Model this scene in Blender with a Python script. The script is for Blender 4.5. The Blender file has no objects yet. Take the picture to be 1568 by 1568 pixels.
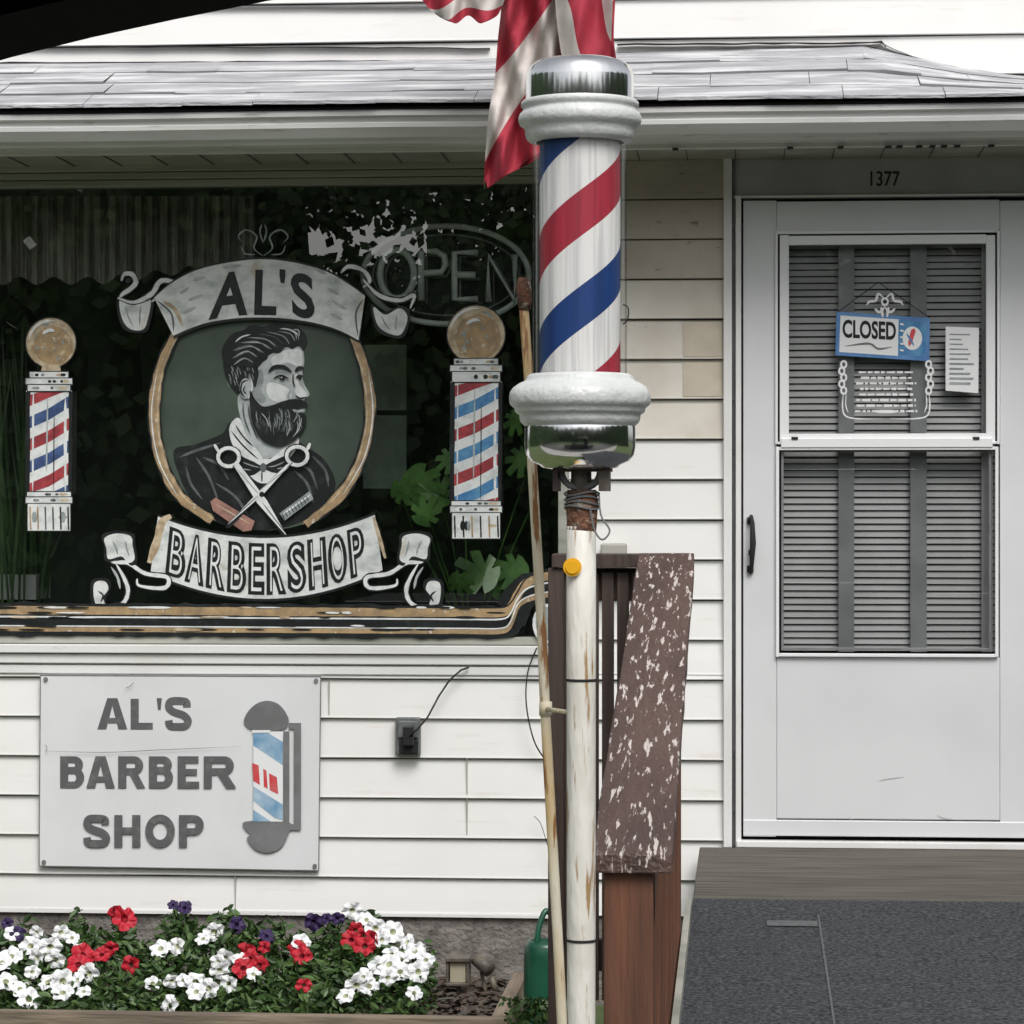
import bpy, bmesh, math, random
from mathutils import Vector, Matrix
R = random.Random(7)
rad = math.radians
sc = bpy.context.scene
# ------------------------------------------------------------------ camera / image pixel back-projection
CX, CY, CZ = 0.74, -9.0, 1.575
TH = math.atan(0.74/9.0); FP = 4320.0
def S(px, py, y=0.0):
    """image pixel -> point cast through the camera onto the vertical plane at depth y"""
    t = (px-784)/FP; Y = y-CY
    X = Y*(t*math.cos(TH)-math.sin(TH))/(math.cos(TH)+t*math.sin(TH))
    d = -math.sin(TH)*X+math.cos(TH)*Y
    return Vector((X+CX, y, CZ+(784-py)/FP*d))
def Zof(px, py, y=0.0): return S(px, py, y).z
def Xof(px, y=0.0): return S(px, 784, y).x
# ------------------------------------------------------------------ materials
def M(name, c1, c2=None, scale=8, lo=.4, hi=.6, rough=.6, metal=0, bump=0, bscale=None, stretch=(1,1,1), detail=3, c3=None, s3=30, lo3=.6, hi3=.66, st3=(1,1,1), spec=.5, coat=0):
    m = bpy.data.materials.new(name); m.use_nodes = True
    nt = m.node_tree; N = nt.nodes; L = nt.links
    b = N['Principled BSDF']
    b.inputs['Roughness'].default_value = rough; b.inputs['Metallic'].default_value = metal
    b.inputs['Specular IOR Level'].default_value = spec
    if coat: b.inputs['Coat Weight'].default_value = coat
    c1 = (*c1, 1); b.inputs['Base Color'].default_value = c1
    tc = N.new('ShaderNodeTexCoord')
    def noise(sc_, st, det=detail):
        mp = N.new('ShaderNodeMapping'); mp.inputs['Scale'].default_value = st
        L.new(tc.outputs['Object'], mp.inputs['Vector'])
        n = N.new('ShaderNodeTexNoise'); n.inputs['Scale'].default_value = sc_; n.inputs['Detail'].default_value = det
        n.inputs['Roughness'].default_value = .6
        L.new(mp.outputs[0], n.inputs['Vector']); return n.outputs['Fac']
    col = None
    if c2 is not None:
        r = N.new('ShaderNodeValToRGB'); e = r.color_ramp.elements
        e[0].position = lo; e[0].color = c1; e[1].position = hi; e[1].color = (*c2, 1)
        L.new(noise(scale, stretch), r.inputs[0]); col = r.outputs[0]
        L.new(col, b.inputs['Base Color'])
    if c3 is not None:
        r3 = N.new('ShaderNodeValToRGB'); e = r3.color_ramp.elements
        e[0].position = lo3; e[0].color = (0,0,0,1); e[1].position = hi3; e[1].color = (1,1,1,1)
        L.new(noise(s3, st3, 5), r3.inputs[0])
        mx = N.new('ShaderNodeMix'); mx.data_type = 'RGBA'
        L.new(r3.outputs[0], mx.inputs[0])
        if col is not None: L.new(col, mx.inputs[6])
        else: mx.inputs[6].default_value = c1
        mx.inputs[7].default_value = (*c3, 1)
        L.new(mx.outputs[2], b.inputs['Base Color'])
    if bump:
        bp = N.new('ShaderNodeBump'); bp.inputs['Strength'].default_value = min(1, bump); bp.inputs['Distance'].default_value = .01*max(1, bump)
        L.new(noise(bscale or scale*3, stretch, 2), bp.inputs['Height']); L.new(bp.outputs[0], b.inputs['Normal'])
    return m
def glassmat(name, refl=.1, tint=(1,1,1), rough=0.0, edge=.6):
    m = bpy.data.materials.new(name); m.use_nodes = True
    nt = m.node_tree; N = nt.nodes; L = nt.links; N.clear()
    o = N.new('ShaderNodeOutputMaterial'); mx = N.new('ShaderNodeMixShader'); t = N.new('ShaderNodeBsdfTransparent'); g = N.new('ShaderNodeBsdfGlossy')
    t.inputs[0].default_value = (*tint, 1); g.inputs['Roughness'].default_value = rough
    f = N.new('ShaderNodeLayerWeight'); f.inputs['Blend'].default_value = .5
    p = N.new('ShaderNodeMath'); p.operation='POWER'; p.inputs[1].default_value=4
    L.new(f.outputs['Facing'], p.inputs[0])
    q = N.new('ShaderNodeMath'); q.operation='MULTIPLY_ADD'; q.use_clamp=True; q.inputs[1].default_value=edge; q.inputs[2].default_value=refl
    L.new(p.outputs[0], q.inputs[0]); L.new(q.outputs[0], mx.inputs[0])
    L.new(t.outputs[0], mx.inputs[1]); L.new(g.outputs[0], mx.inputs[2]); L.new(mx.outputs[0], o.inputs[0])
    return m
m_siding = M('vinyl_white', (.84,.835,.82), (.78,.77,.745), 1.6, .45, .75, rough=.5, bump=.12, bscale=5, c3=(.67,.635,.57), s3=9, lo3=.60, hi3=.85, st3=(.4,1,3))
m_sid_tan = M('vinyl_tan_shaded_stained', (.58,.52,.45), (.43,.38,.32), 3, .35, .7, rough=.6, bump=.2, bscale=30, c3=(.22,.19,.16), s3=60, lo3=.63, hi3=.72, st3=(.3,1,1))
m_sid_mid = M('vinyl_shaded_stained', (.72,.68,.61), (.58,.53,.455), 4, .4, .7, rough=.6, c3=(.36,.32,.28), s3=50, lo3=.66, hi3=.75, st3=(.3,1,1))
m_sid_beige = M('vinyl_beige_patch', (.60,.53,.43), (.50,.44,.35), 6, rough=.6)
m_trim = M('trim_white', (.80,.80,.79), (.70,.69,.67), 3, .45, .75, rough=.45, c3=(.45,.42,.38), s3=40, lo3=.66, hi3=.76, st3=(.2,1,1))
m_gutter = M('gutter_aluminium', (.70,.705,.70), (.52,.52,.505), 4, .4, .75, rough=.4, stretch=(.3,1,3), c3=(.30,.29,.27), s3=30, lo3=.61, hi3=.8, st3=(.3,1,2))
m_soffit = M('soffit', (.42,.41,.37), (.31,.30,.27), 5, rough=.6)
m_black = M('dark_gap', (.015,.015,.016), rough=.8)
m_gap = M('lap_gap', (.12,.12,.12), rough=.8)
m_winfr = M('window_frame_grey', (.42,.42,.37), (.24,.25,.21), 5, .4, .7, rough=.45, stretch=(.2,1,4))
m_shingle = M('shingles', (.44,.445,.47), (.30,.305,.33), 14, .35, .7, rough=.85, stretch=(.3,1,1.5), bump=.8, bscale=60, c3=(.66,.665,.68), s3=12, lo3=.48, hi3=.64, st3=(.22,1,3.5))
m_door = M('door_white', (.70,.71,.725), (.64,.65,.665), 2, .4, .7, rough=.35, c3=(.54,.54,.53), s3=25, lo3=.68, hi3=.8, st3=(1,1,.4))
m_doorbead = M('door_bead', (.82,.83,.84), rough=.35)
m_found = M('foundation', (.24,.22,.20), (.12,.11,.10), 14, .4, .65, rough=.95, bump=1, bscale=60)
m_soil = M('mulch', (.07,.05,.04), (.14,.11,.085), 40, .4, .65, rough=1, bump=1.5, bscale=70)
m_grass = M('grass', (.06,.09,.03), (.09,.12,.045), 3, rough=.95)
m_asph = M('asphalt', (.05,.05,.052), (.075,.073,.07), 20, rough=.9)
m_conc = M('concrete', (.38,.37,.35), (.3,.29,.27), 5, rough=.9)
m_paintline = M('road_paint', (.75,.74,.7), rough=.7)
m_deck = M('porch_slab', (.090,.080,.068), (.135,.122,.105), 9, .35, .7, rough=.9, stretch=(.25,3,3), bump=.7, bscale=30, c3=(.045,.040,.035), s3=22, lo3=.48, hi3=.68, st3=(.16,2.5,2.5))
m_carpet = M('outdoor_carpet', (.014,.017,.021), (.115,.122,.133), 95, .40, .66, rough=1, bump=1.2, bscale=150, detail=4, c3=(.09,.095,.105), s3=3, lo3=.64, hi3=.95)
m_brown = M('rail_paint_brown', (.105,.063,.052), (.068,.041,.035), 6, rough=.55, bump=.7, bscale=60, stretch=(1,.2,1), c3=(.58,.52,.49), s3=95, lo3=.575, hi3=.61, st3=(1,.11,.25))
m_brown2 = M('wood_stain_brown', (.17,.07,.038), (.085,.038,.024), 9, .35, .7, rough=.6, stretch=(3,3,.25), bump=.5, bscale=30)
m_brown3 = M('wood_dark_brown', (.07,.045,.038), (.045,.03,.025), 9, rough=.6, stretch=(3,3,.3), bump=.4)
m_post = M('post_white_peeling', (.82,.81,.76), (.68,.65,.57), 9, .42, .7, rough=.5, stretch=(1,1,.3), bump=.5, bscale=40, c3=(.38,.24,.11), s3=48, lo3=.575, hi3=.64, st3=(1.3,1.3,.12))
m_thin = M('flagpole_rusty', (.82,.76,.60), (.66,.48,.24), 12, .42, .65, rough=.6, stretch=(1,1,.3), bump=.5, c3=(.32,.15,.05), s3=46, lo3=.53, hi3=.60, st3=(1.3,1.3,.16))
m_rust = M('rust', (.20,.085,.045), (.09,.05,.035), 40, rough=.8, bump=.8, c3=(.42,.36,.28), s3=50, lo3=.55, hi3=.65)
m_chrome = M('chrome', (.84,.84,.84), (.66,.65,.62), 25, .5, .8, rough=.12, metal=1, bump=.06, bscale=30, stretch=(1,1,.12))
m_cast = M('cast_white_ring', (.68,.70,.69), (.54,.56,.55), 8, .4, .7, rough=.36, bump=.25, bscale=70)
m_sign = M('sign_board', (.76,.775,.79), (.70,.71,.72), 3, .4, .7, rough=.35, c3=(.56,.57,.57), s3=18, lo3=.68, hi3=.85, st3=(3,1,.5))
m_signtxt = M('sign_lettering', (.11,.11,.115), (.17,.17,.17), 40, .5, .75, rough=.5)
m_signgrey = M('sign_grey', (.20,.205,.21), (.15,.15,.155), 8, rough=.5)
m_sblue = M('sign_blue', (.10,.27,.47), (.45,.58,.68), 14, .3, .7, rough=.5)
m_sred = M('sign_red', (.62,.05,.06), (.6,.12,.12), 20, rough=.5)
m_swhite = M('sign_white', (.82,.83,.84), rough=.4)
m_grbox = M('outlet_grey', (.10,.11,.11), (.16,.17,.17), 20, rough=.5)
m_tape = M('seam_tape', (.13,.135,.14), (.09,.095,.10), 60, rough=.8)
m_cord = M('black_cord', (.012,.012,.013), rough=.5)
m_yel = M('yellow_reflector', (.80,.42,.02), rough=.3)
m_blind = M('blind_slat', (.40,.405,.40), (.32,.325,.32), 4, rough=.5)
m_bar = M('door_muntin', (.25,.255,.26), (.19,.195,.20), 5, rough=.5)
m_dark = M('interior_dark', (.02,.022,.021), (.035,.038,.036), 1.5, rough=.8)
m_behind = M('door_inner_panel', (.06,.06,.06), rough=.8)
m_wallin = M('interior_green_wall', (.12,.14,.12), (.07,.085,.07), 1.5, rough=.8)
m_panel = M('reflection_panel_pale', (.65,.78,.66), (.42,.56,.44), 3, rough=.6)
m_curt = M('valance', (.44,.415,.38), (.26,.24,.215), 8, rough=.9, stretch=(6,1,.5))
m_neon = M('neon_tube_off', (.60,.63,.62), (.48,.50,.50), 8, rough=.3)
m_neon2 = M('neon_sign_backing', (.16,.17,.17), rough=.4)
m_leafin = M('monstera_leaf', (.12,.26,.065), (.07,.16,.045), 12, rough=.35)
m_palm = M('palm_leaf', (.045,.085,.03), (.025,.05,.02), 12, rough=.4)
m_green = M('green_plastic', (.015,.10,.055), (.01,.07,.04), 8, rough=.3)
m_lantern = M('lantern_bronze', (.15,.13,.10), (.08,.07,.06), 20, rough=.5)
# paints
pw = M('art_white', (.80,.82,.82), (.56,.59,.59), 26, .45, .70, rough=.4, detail=5)
pwb = M('art_ribbon_white', (.76,.78,.77), (.42,.45,.44), 13, .45, .70, rough=.4, detail=5, stretch=(1,1,1.5), c3=(.50,.40,.27), s3=7, lo3=.60, hi3=.74)
pg = M('art_grey', (.34,.38,.38), (.22,.26,.26), 30, rough=.4)
plg = M('art_lightgrey', (.50,.54,.54), (.38,.42,.42), 30, rough=.4)
pm = M('art_midgrey', (.12,.14,.14), (.08,.09,.09), 30, rough=.4)
pd = M('art_black', (.012,.014,.015), (.03,.035,.037), 25, .5, .75, rough=.35)
gold = M('art_gold', (.46,.32,.17), (.28,.20,.12), 26, .38, .65, rough=.4, c3=(.68,.62,.52), s3=40, lo3=.62, hi3=.7)
goldl = M('art_gold_light', (.60,.50,.36), (.38,.28,.17), 26, rough=.4)
pover = M('art_oval_fill', (.085,.115,.09), (.05,.07,.056), 5, .35, .7, rough=.3)
pred = M('art_red', (.45,.06,.07), (.28,.04,.05), 30, rough=.4)
pblue = M('art_blue', (.05,.19,.42), (.12,.32,.52), 25, .35, .65, rough=.4)
pnavy = M('art_navy', (.04,.07,.18), (.07,.12,.28), 25, rough=.4)
ppink = M('art_pink', (.40,.21,.17), (.25,.14,.12), 25, rough=.4)
# ------------------------------------------------------------------ mesh helpers
def empty(name, loc=(0,0,0)):
    e = bpy.data.objects.new(name, None); sc.collection.objects.link(e); e.location = loc; e.empty_display_size = .1
    return e
class Acc:
    def __init__(s): s.v=[]; s.f=[]; s.mi=[]; s.mats=[]
    def add(s, vs, fs, mat):
        o = len(s.v); s.v += [tuple(v) for v in vs]
        if mat not in s.mats: s.mats.append(mat)
        k = s.mats.index(mat)
        for f in fs: s.f.append([i+o for i in f]); s.mi.append(k)
    def build(s, name, parent=None, smooth=False, bevel=0, loc=None):
        me = bpy.data.meshes.new(name); me.from_pydata(s.v, [], s.f)
        for m in s.mats: me.materials.append(m)
        me.polygons.foreach_set('material_index', s.mi)
        if smooth: me.polygons.foreach_set('use_smooth', [True]*len(s.f))
        me.update()
        ob = bpy.data.objects.new(name, me); sc.collection.objects.link(ob)
        if parent: ob.parent = parent
        if loc: ob.location = loc
        if bevel:
            b = ob.modifiers.new('b', 'BEVEL'); b.width = bevel; b.segments = 2; b.limit_method = 'ANGLE'
        return ob
    def box(s, x0,x1,y0,y1,z0,z1, mat):
        if x0>x1: x0,x1=x1,x0
        if y0>y1: y0,y1=y1,y0
        if z0>z1: z0,z1=z1,z0
        v=[(x0,y0,z0),(x1,y0,z0),(x1,y1,z0),(x0,y1,z0),(x0,y0,z1),(x1,y0,z1),(x1,y1,z1),(x0,y1,z1)]
        s.add(v, [(0,3,2,1),(4,5,6,7),(0,1,5,4),(1,2,6,5),(2,3,7,6),(3,0,4,7)], mat)
    def pbox(s, px0,px1,py0,py1,y0,y1,mat):
        pm_=(px0+px1)/2
        s.box(Xof(px0,y0),Xof(px1,y0),y0,y1,Zof(pm_,py1,y0),Zof(pm_,py0,y0),mat)
    def tube(s, pts, r, mat, n=8, cap=True):
        pts=[Vector(p) for p in pts]; vs=[]; fs=[]
        rr = r if isinstance(r,(list,tuple)) else [r]*len(pts)
        up0=Vector((0.13,-.9,.4)).normalized()
        for i,p in enumerate(pts):
            a=pts[max(0,i-1)]; b=pts[min(len(pts)-1,i+1)]; t=(b-a).normalized()
            u=up0-t*up0.dot(t)
            if u.length<.05: u=Vector((1,0,0))-t*t.x
            u.normalize(); w=t.cross(u)
            for k in range(n):
                an=2*math.pi*k/n; vs.append(p+(u*math.cos(an)+w*math.sin(an))*rr[i])
        for i in range(len(pts)-1):
            for k in range(n):
                fs.append((i*n+k,i*n+(k+1)%n,(i+1)*n+(k+1)%n,(i+1)*n+k))
        if cap: fs.append(tuple(range(n-1,-1,-1))); fs.append(tuple((len(pts)-1)*n+k for k in range(n)))
        s.add(vs,fs,mat)
    def lathe(s, prof, cx, cy, mat, n=72, z0=0):
        vs=[];fs=[]
        for (r,z) in prof:
            for k in range(n):
                an=2*math.pi*k/n; vs.append((cx+r*math.cos(an),cy+r*math.sin(an),z+z0))
        for i in range(len(prof)-1):
            for k in range(n): fs.append((i*n+k,i*n+(k+1)%n,(i+1)*n+(k+1)%n,(i+1)*n+k))
        s.add(vs,fs,mat)
    def extr(s, prof, xs, mat, jit=0):
        vs=[];fs=[];n=len(prof)
        for x in xs:
            j=R.uniform(-jit,jit)
            for (y,z) in prof: vs.append((x,y,z+j))
        for i in range(len(xs)-1):
            for k in range(n-1):
                fs.append((i*n+k,(i+1)*n+k,(i+1)*n+k+1,i*n+k+1))
        s.add(vs,fs,mat)
def frange(a,b,st):
    n=max(1,int(round((b-a)/st))); return [a+(b-a)*i/n for i in range(n+1)]
def cr(pts, closed=False, n=6):
    P=[Vector((*p,0)) if len(p)==2 else Vector(p) for p in pts]; out=[]; m=len(P)
    rng = range(m) if closed else range(m-1)
    for i in rng:
        if closed: a,b,c,d=P[(i-1)%m],P[i],P[(i+1)%m],P[(i+2)%m]
        else: a,b,c,d=P[max(0,i-1)],P[i],P[i+1],P[min(m-1,i+2)]
        for k in range(n):
            t=k/n; out.append(.5*((2*b)+(c-a)*t+(2*a-5*b+4*c-d)*t*t+(3*b-3*c+d-a)*t*t*t))
    if not closed: out.append(P[-1])
    return out
# ================================================================== WORLD
w = bpy.data.worlds.new('World'); sc.world = w; w.use_nodes = True
nt = w.node_tree; bg = nt.nodes['Background']
sky = nt.nodes.new('ShaderNodeTexSky'); sky.sky_type='NISHITA'; sky.sun_disc=False
sky.sun_elevation=rad(50); sky.sun_rotation=rad(160); sky.air_density=1.2; sky.dust_density=3.0
hs = nt.nodes.new('ShaderNodeHueSaturation'); hs.inputs['Saturation'].default_value=.20
nt.links.new(sky.outputs[0],hs.inputs['Color']); nt.links.new(hs.outputs[0],bg.inputs[0]); bg.inputs[1].default_value=.15
sl = bpy.data.lights.new('sun','SUN'); sl.energy=2.0; sl.angle=rad(28); sl.color=(1,.97,.93)
so = bpy.data.objects.new('sun',sl); sc.collection.objects.link(so); so.rotation_euler=(rad(40),0,rad(20)); so.location=(3,-12,12)
sc.view_settings.view_transform='Standard'; sc.view_settings.look='None'; sc.view_settings.exposure=0
# ================================================================== GROUND
g=Acc(); g.add([(-150,-150,0),(150,-150,0),(150,150,0),(-150,150,0)],[(0,1,2,3)],m_grass); g.build('ground')
g=Acc(); g.add([(-150,-16,.004),(150,-16,.004),(150,-6.5,.004),(-150,-6.5,.004)],[(0,1,2,3)],m_asph)
for i in range(-20,20): g.add([(i*6,-11.3,.008),(i*6+3,-11.3,.008),(i*6+3,-11.18,.008),(i*6,-11.18,.008)],[(0,1,2,3)],m_paintline)
g.build('road')
g=Acc(); g.box(-60,60,-6.5,-6.35,-.05,.12,m_conc); 
for i in range(-20,20): g.box(i*1.5,i*1.5+1.49,-6.345,-5.0,-.05,.10,m_conc)
g.build('sidewalk')
# ================================================================== HOUSE
H = empty('barber_shop_building')
XL, XR = -4.0, 3.4
zl0 = Zof(1030,1165); EXP=.1276
def siding(x0,x1,zbot,ztop,name,matf=None,yo=0):
    a=Acc(); k=math.floor((zbot-zl0)/EXP)
    z=zl0+k*EXP
    while z<ztop:
        zb=max(z,zbot); zt=min(z+EXP,ztop)
        if zt-zb>.01:
            m = matf(z) if matf else m_siding
            xs=frange(x0,x1,.35)
            prof=[(yo+.006,zb+.0045),(yo-.016,zb+.0035),(yo-.0175,zb+.006),(yo-.016,zb+.012),(yo-.012,zb+.05),(yo-.0035,zt-.0008),(yo+.006,zt-.0008)]
            a.extr(prof,xs,m,jit=.0011)
            a.box(x0,x1,yo+.007,yo+.012,zb-.004,zb+.012,m_gap)  # grey strip in the recess deepens the shadow line under each lap
        z+=EXP
    return a.build(name,H)
z_sill = Zof(400,1032); z_wb = Zof(400,1397); z_deck=Zof(1300,1288)
xw = Xof(858)
siding(XL,Xof(1108),z_wb,z_sill,'siding_lower')
def mf(z):  # boards tinted darker toward the eave: eave shade and algae stain in one colour
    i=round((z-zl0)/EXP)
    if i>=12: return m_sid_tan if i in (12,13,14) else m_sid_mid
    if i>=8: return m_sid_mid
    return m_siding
siding(Xof(872),Xof(1109),z_sill+.0,Zof(1030,240),'siding_porch',mf)
a=Acc()
for py0,py1 in ((487,546),(549,607)):
    a.add([S(1046,py1,-.0185),S(1106,py1,-.0185),S(1106,py0+6,-.0085),S(1046,py0+6,-.0085)],[(0,1,2,3)],m_sid_beige)
a.build('siding_patch',H)
siding(XL,XR,2.80,5.0,'siding_upper')
a=Acc()
zg0,zg1=Zof(400,978),Zof(400,283)
a.box(XL,Xof(1120),.03,.12,0,zg0-.02,m_dark)
a.box(xw+.02,Xof(1120),.03,.12,zg0-.02,5,m_dark)
a.box(XL,xw+.02,.03,.12,zg1+.02,5,m_dark)
a.box(Xof(1120),XR,.03,.12,Zof(1350,305),5,m_dark)
a.box(Xof(1590),XR,.03,.12,0,Zof(1350,305),m_dark)
a.box(Xof(1120),Xof(1590),.03,.12,0,z_deck+.02,m_dark)
a.build('wall_backing',H)
a=Acc()
a.box(XL,XL+.1,.12,4,0,5,m_siding); a.box(XR-.1,XR,.12,4,0,5,m_siding); a.box(XL,XR,4,4.1,0,5,m_siding)
a.box(XL-.3,XR+.3,-.4,4.5,5.0,5.12,m_shingle)
a.box(XL+.1,Xof(1085),2.0,2.05,.1,4.95,m_wallin)
a.box(XL+.1,XR-.1,.13,4,.05,.1,m_dark); a.box(XL+.1,XR-.1,.13,4,2.9,2.95,m_dark)
a.box(Xof(1085),Xof(1085)+.05,.125,4,.1,2.9,m_dark)
a.build('building_shell',H)
a=Acc(); a.box(XL,Xof(1100),-.004,.02,-.1,z_wb+.006,m_found)
a.box(XL,Xof(868),-.02,-.006,z_wb-.006,z_wb+.003,m_trim); a.build('foundation',H)
a=Acc()
for px,py0,py1 in ((205,1018,1033),(716,1160,1215),(716,1220,1277),(362,1338,1394),(505,1042,1094)):
    p=S(px,(py0+py1)/2); a.box(p.x-.0012,p.x+.0012,-.0188,-.004,Zof(px,py1),Zof(px,py0),m_soffit)
a.build('siding_seams',H)
# eaves
ye=-.55
ze=Zof(784,160,ye); zb=Zof(784,219,ye+.05)
xs=frange(XL,XR,.45)
a=Acc(); zt0=ze-.013
a.extr([(-.43,zt0),(-.555,zt0),(-.562,zt0-.006),(-.562,zt0-.018),(-.548,zt0-.023),(-.546,zt0-.035),(-.553,zt0-.040),(-.552,zt0-.052),(-.528,zt0-.080),(-.508,zb+.008),(-.50,zb),(-.43,zb)],xs,m_gutter,.002)
a.build('gutter',H,smooth=False)
a=Acc(); a.box(XL,XR,-.43,-.40,zb-.012,ze+.004,m_trim); a.box(XL,XR,-.553,-.44,ze-.018,ze-.002,m_black)
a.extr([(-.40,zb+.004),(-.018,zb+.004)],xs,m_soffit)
x=XL
while x<XR:
    a.box(x,x+.003,-.40,-.02,zb-.0,zb+.0035,m_gap); x+=.152
for px in (1030,1205,1282,1355,1372,1402,1422,1440,1460,1512):
    p=Xof(px,-.4); a.box(p,p+.018,-.445,-.4,zb-.016,zb-.0125,m_black)
a.build('soffit',H)
# pent roof
rz=[(0,97),(740,92),(960,80),(1250,74),(1335,70),(1400,88),(1480,106),(1568,118),(1700,128)]
rx=[(S(p,q).x,S(p,q).z) for p,q in rz]
def zr(x):
    if x<=rx[0][0]: return rx[0][1]
    for (x0,z0),(x1,z1) in zip(rx,rx[1:]):
        if x<=x1: return z0+(z1-z0)*(x-x0)/(x1-x0)
    return rx[-1][1]
a=Acc()
def rp(x,t,l): 
    z=ze+.006+(zr(x)-ze-.006)*t; return (x,-.585+.575*t,z+l)
for k in range(4):
    x=XL+R.uniform(-.2,0)
    while x<XR:
        wd=R.choice([.30,.15,.30,.22,.33]); j=R.uniform(-.012,.012); l=R.uniform(.004,.010); l2=l+R.uniform(-.003,.003)
        t0=k/4-.03*(k>0)+j*(1.0 if k else .5); t1=(k+1)/4+.02
        if k==3: t1=1
        x1=x+wd-(.002 if R.random()<.35 else -.002); xm=(x+x1)/2
        top=[rp(x,t0,l),rp(xm,t0+R.uniform(-.012,.012),(l+l2)/2-.001),rp(x1,t0,l2),rp(x1,t1,.001),rp(xm,t1,.001),rp(x,t1,.001)]
        bot=[(p[0],p[1]+.001,p[2]-.010) for p in top[:3]]
        a.add(top+bot,[(0,1,4,5),(1,2,3,4)],m_shingle); a.add(top+bot,[(6,7,1,0),(7,8,2,1)],m_signgrey if k else m_shingle)
        x+=wd
a.add([(XL,-.575,ze),(XR,-.575,ze),(XR,0,zr(XR)-.03),(XL,0,zr(XL)-.03)],[(0,1,2,3)],m_black)
a.build('pent_roof',H)
a=Acc()
def wline(pts,y,wd,mat):
    q=[S(p[0],p[1],y) for p in pts]; vs=[];fs=[]
    for i,p in enumerate(q):
        ww=wd*(.7+.6*R.random()); vs+= [(p.x,p.y,p.z-ww),(p.x,p.y,p.z+ww),(p.x,p.y+.02,p.z+ww)]
    for i in range(len(q)-1): fs+=[(i*3,(i+1)*3,(i+1)*3+1,i*3+1),(i*3+1,i*3+4,i*3+5,i*3+2)]
    a.add(vs,fs,mat)
wline([(x,97-x*.004+R.uniform(-1,1)) for x in range(-20,780,35)],-.03,.0035,m_black)
wline([(x,71+x*.004+R.uniform(-1,1)) for x in range(-20,780,35)],-.024,.0022,m_black)
wline([(x,80-(x-950)*.014+R.uniform(-.8,.8)) for x in range(945,1345,30)],-.03,.0022,m_signgrey)
wline([(x,68-(x-950)*.006+R.uniform(-.8,.8)) for x in range(945,1345,30)]+[(1350,64),(1357,72)],-.03,.0030,m_black)
wline([(1335,72),(1350,66),(1370,76),(1410,91),(1470,104),(1520,112),(1590,119)],-.03,.0015,m_signgrey)
wline([(x,10+R.uniform(-.5,.5)) for x in range(-20,700,50)],-.022,.002,m_signgrey)
a.build('roof_flashing',H)
# window frame
W = empty('shop_window'); W.parent=H
a=Acc()
zh=[Zof(400,p) for p in (236,248,262,272,284,292)]
a.box(XL,xw+.02,-.045,.03,zh[1],zh[0]+.02,m_winfr)
a.box(XL,xw+.012,-.032,.03,zh[2],zh[1]-.002,m_winfr)
a.box(XL,xw+.008,-.018,.03,zh[3]-.002,zh[2]-.002,m_winfr)
a.box(XL,xw+.003,-.008,.028,zh[4],zh[3]-.004,m_winfr)
a.box(xw-.006,xw+.028,-.02,.03,zg0,zh[4],m_winfr)
a.box(xw+.028,Xof(874),-.014,.028,z_sill,Zof(900,240),m_trim)
a.box(XL,xw+.02,-.012,.03,Zof(400,986),Zof(400,974),m_winfr)
a.box(XL,xw+.04,-.045,.03,Zof(400,1000),Zof(400,987),m_trim)
a.box(XL,xw+.04,-.032,.03,Zof(400,1016),Zof(400,1001.5),m_trim)
a.box(XL,xw+.04,-.024,.03,Zof(400,1032),Zof(400,1019),m_trim)
a.build('window_frame',W,bevel=.003)
a=Acc(); a.add([(XL,.03,zg0-.02),(xw,.03,zg0-.02),(xw,.03,zh[4]+.01),(XL,.03,zh[4]+.01)],[(0,1,2,3)],glassmat('window_glass',.22,(.88,.92,.89)))
a.build('window_pane',W)
a=Acc(); n=260; vs=[];fs=[]
for i in range(n+1):
    px=-60+ (450*i/n); yy=.16+.02*math.sin(i*.55)+.01*math.sin(i*1.37)+.012*math.sin(i*.13)
    p=S(px,300,yy); q=S(px,430+6*math.sin(i*.21)-(0 if px<150 else (px-150)*.12),yy+.01); vs+=[p,q]
for i in range(n): fs.append((2*i,2*i+1,2*i+3,2*i+2))
a.add(vs,fs,m_curt); a.build('valance_curtain',W,smooth=True)
a=Acc()
a.pbox(556,622,528,628,.7,.72,m_panel); a.pbox(556,622,636,748,.7,.72,m_panel)  # pale green panels put in for a distant window's reflection in the glass
a.pbox(-40,55,880,918,.3,.5,m_blind)
a.pbox(0,330,930,1000,.6,1.2,m_grbox)
a.build('reflection_panels_and_boxes',W)
def leaf_monstera(a,c,r,ang,tilt,mat):
    pts=[]
    n=34
    for i in range(n):
        t=2*math.pi*i/n; rr=r*(1-.25*math.cos(t))*(.72+.28*abs(math.sin(t*.5)))
        if i%4==2 and 4<i<n-4: rr*=.5
        pts.append((rr*math.cos(t),rr*math.sin(t)*.85))
    vs=[Vector((0,0,0))]; 
    for x,z in pts:
        v=Vector((x*math.cos(ang)-z*math.sin(ang), tilt*z+.25*abs(x)*tilt, x*math.sin(ang)+z*math.cos(ang))); vs.append(v)
    a.add([c+v for v in vs],[(0,i+1,(i+1)%n+1) for i in range(n)],mat)
HP=empty('monstera_houseplant')
a=Acc()
for px,py,r,an in ((640,735,.085,2.3),(672,760,.07,-1.2),(612,752,.055,3.0),(650,790,.06,-1.9),(690,700,.05,.9),(742,880,.085,-.3),(790,870,.07,.6),(770,905,.06,-2),(700,890,.05,2.6),(800,700,.06,1),(790,640,.05,1.4)):
    c=S(px,py,.14+R.uniform(-.05,.08)); leaf_monstera(a,c,r,an,R.uniform(.1,.7),m_leafin)
    a.tube([c,(c.x+.03,.28,c.z-.15),(Xof(720,.4),.36,Zof(720,985,.36))],.003,m_leafin,6)
a.build('leaves',HP)
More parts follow.
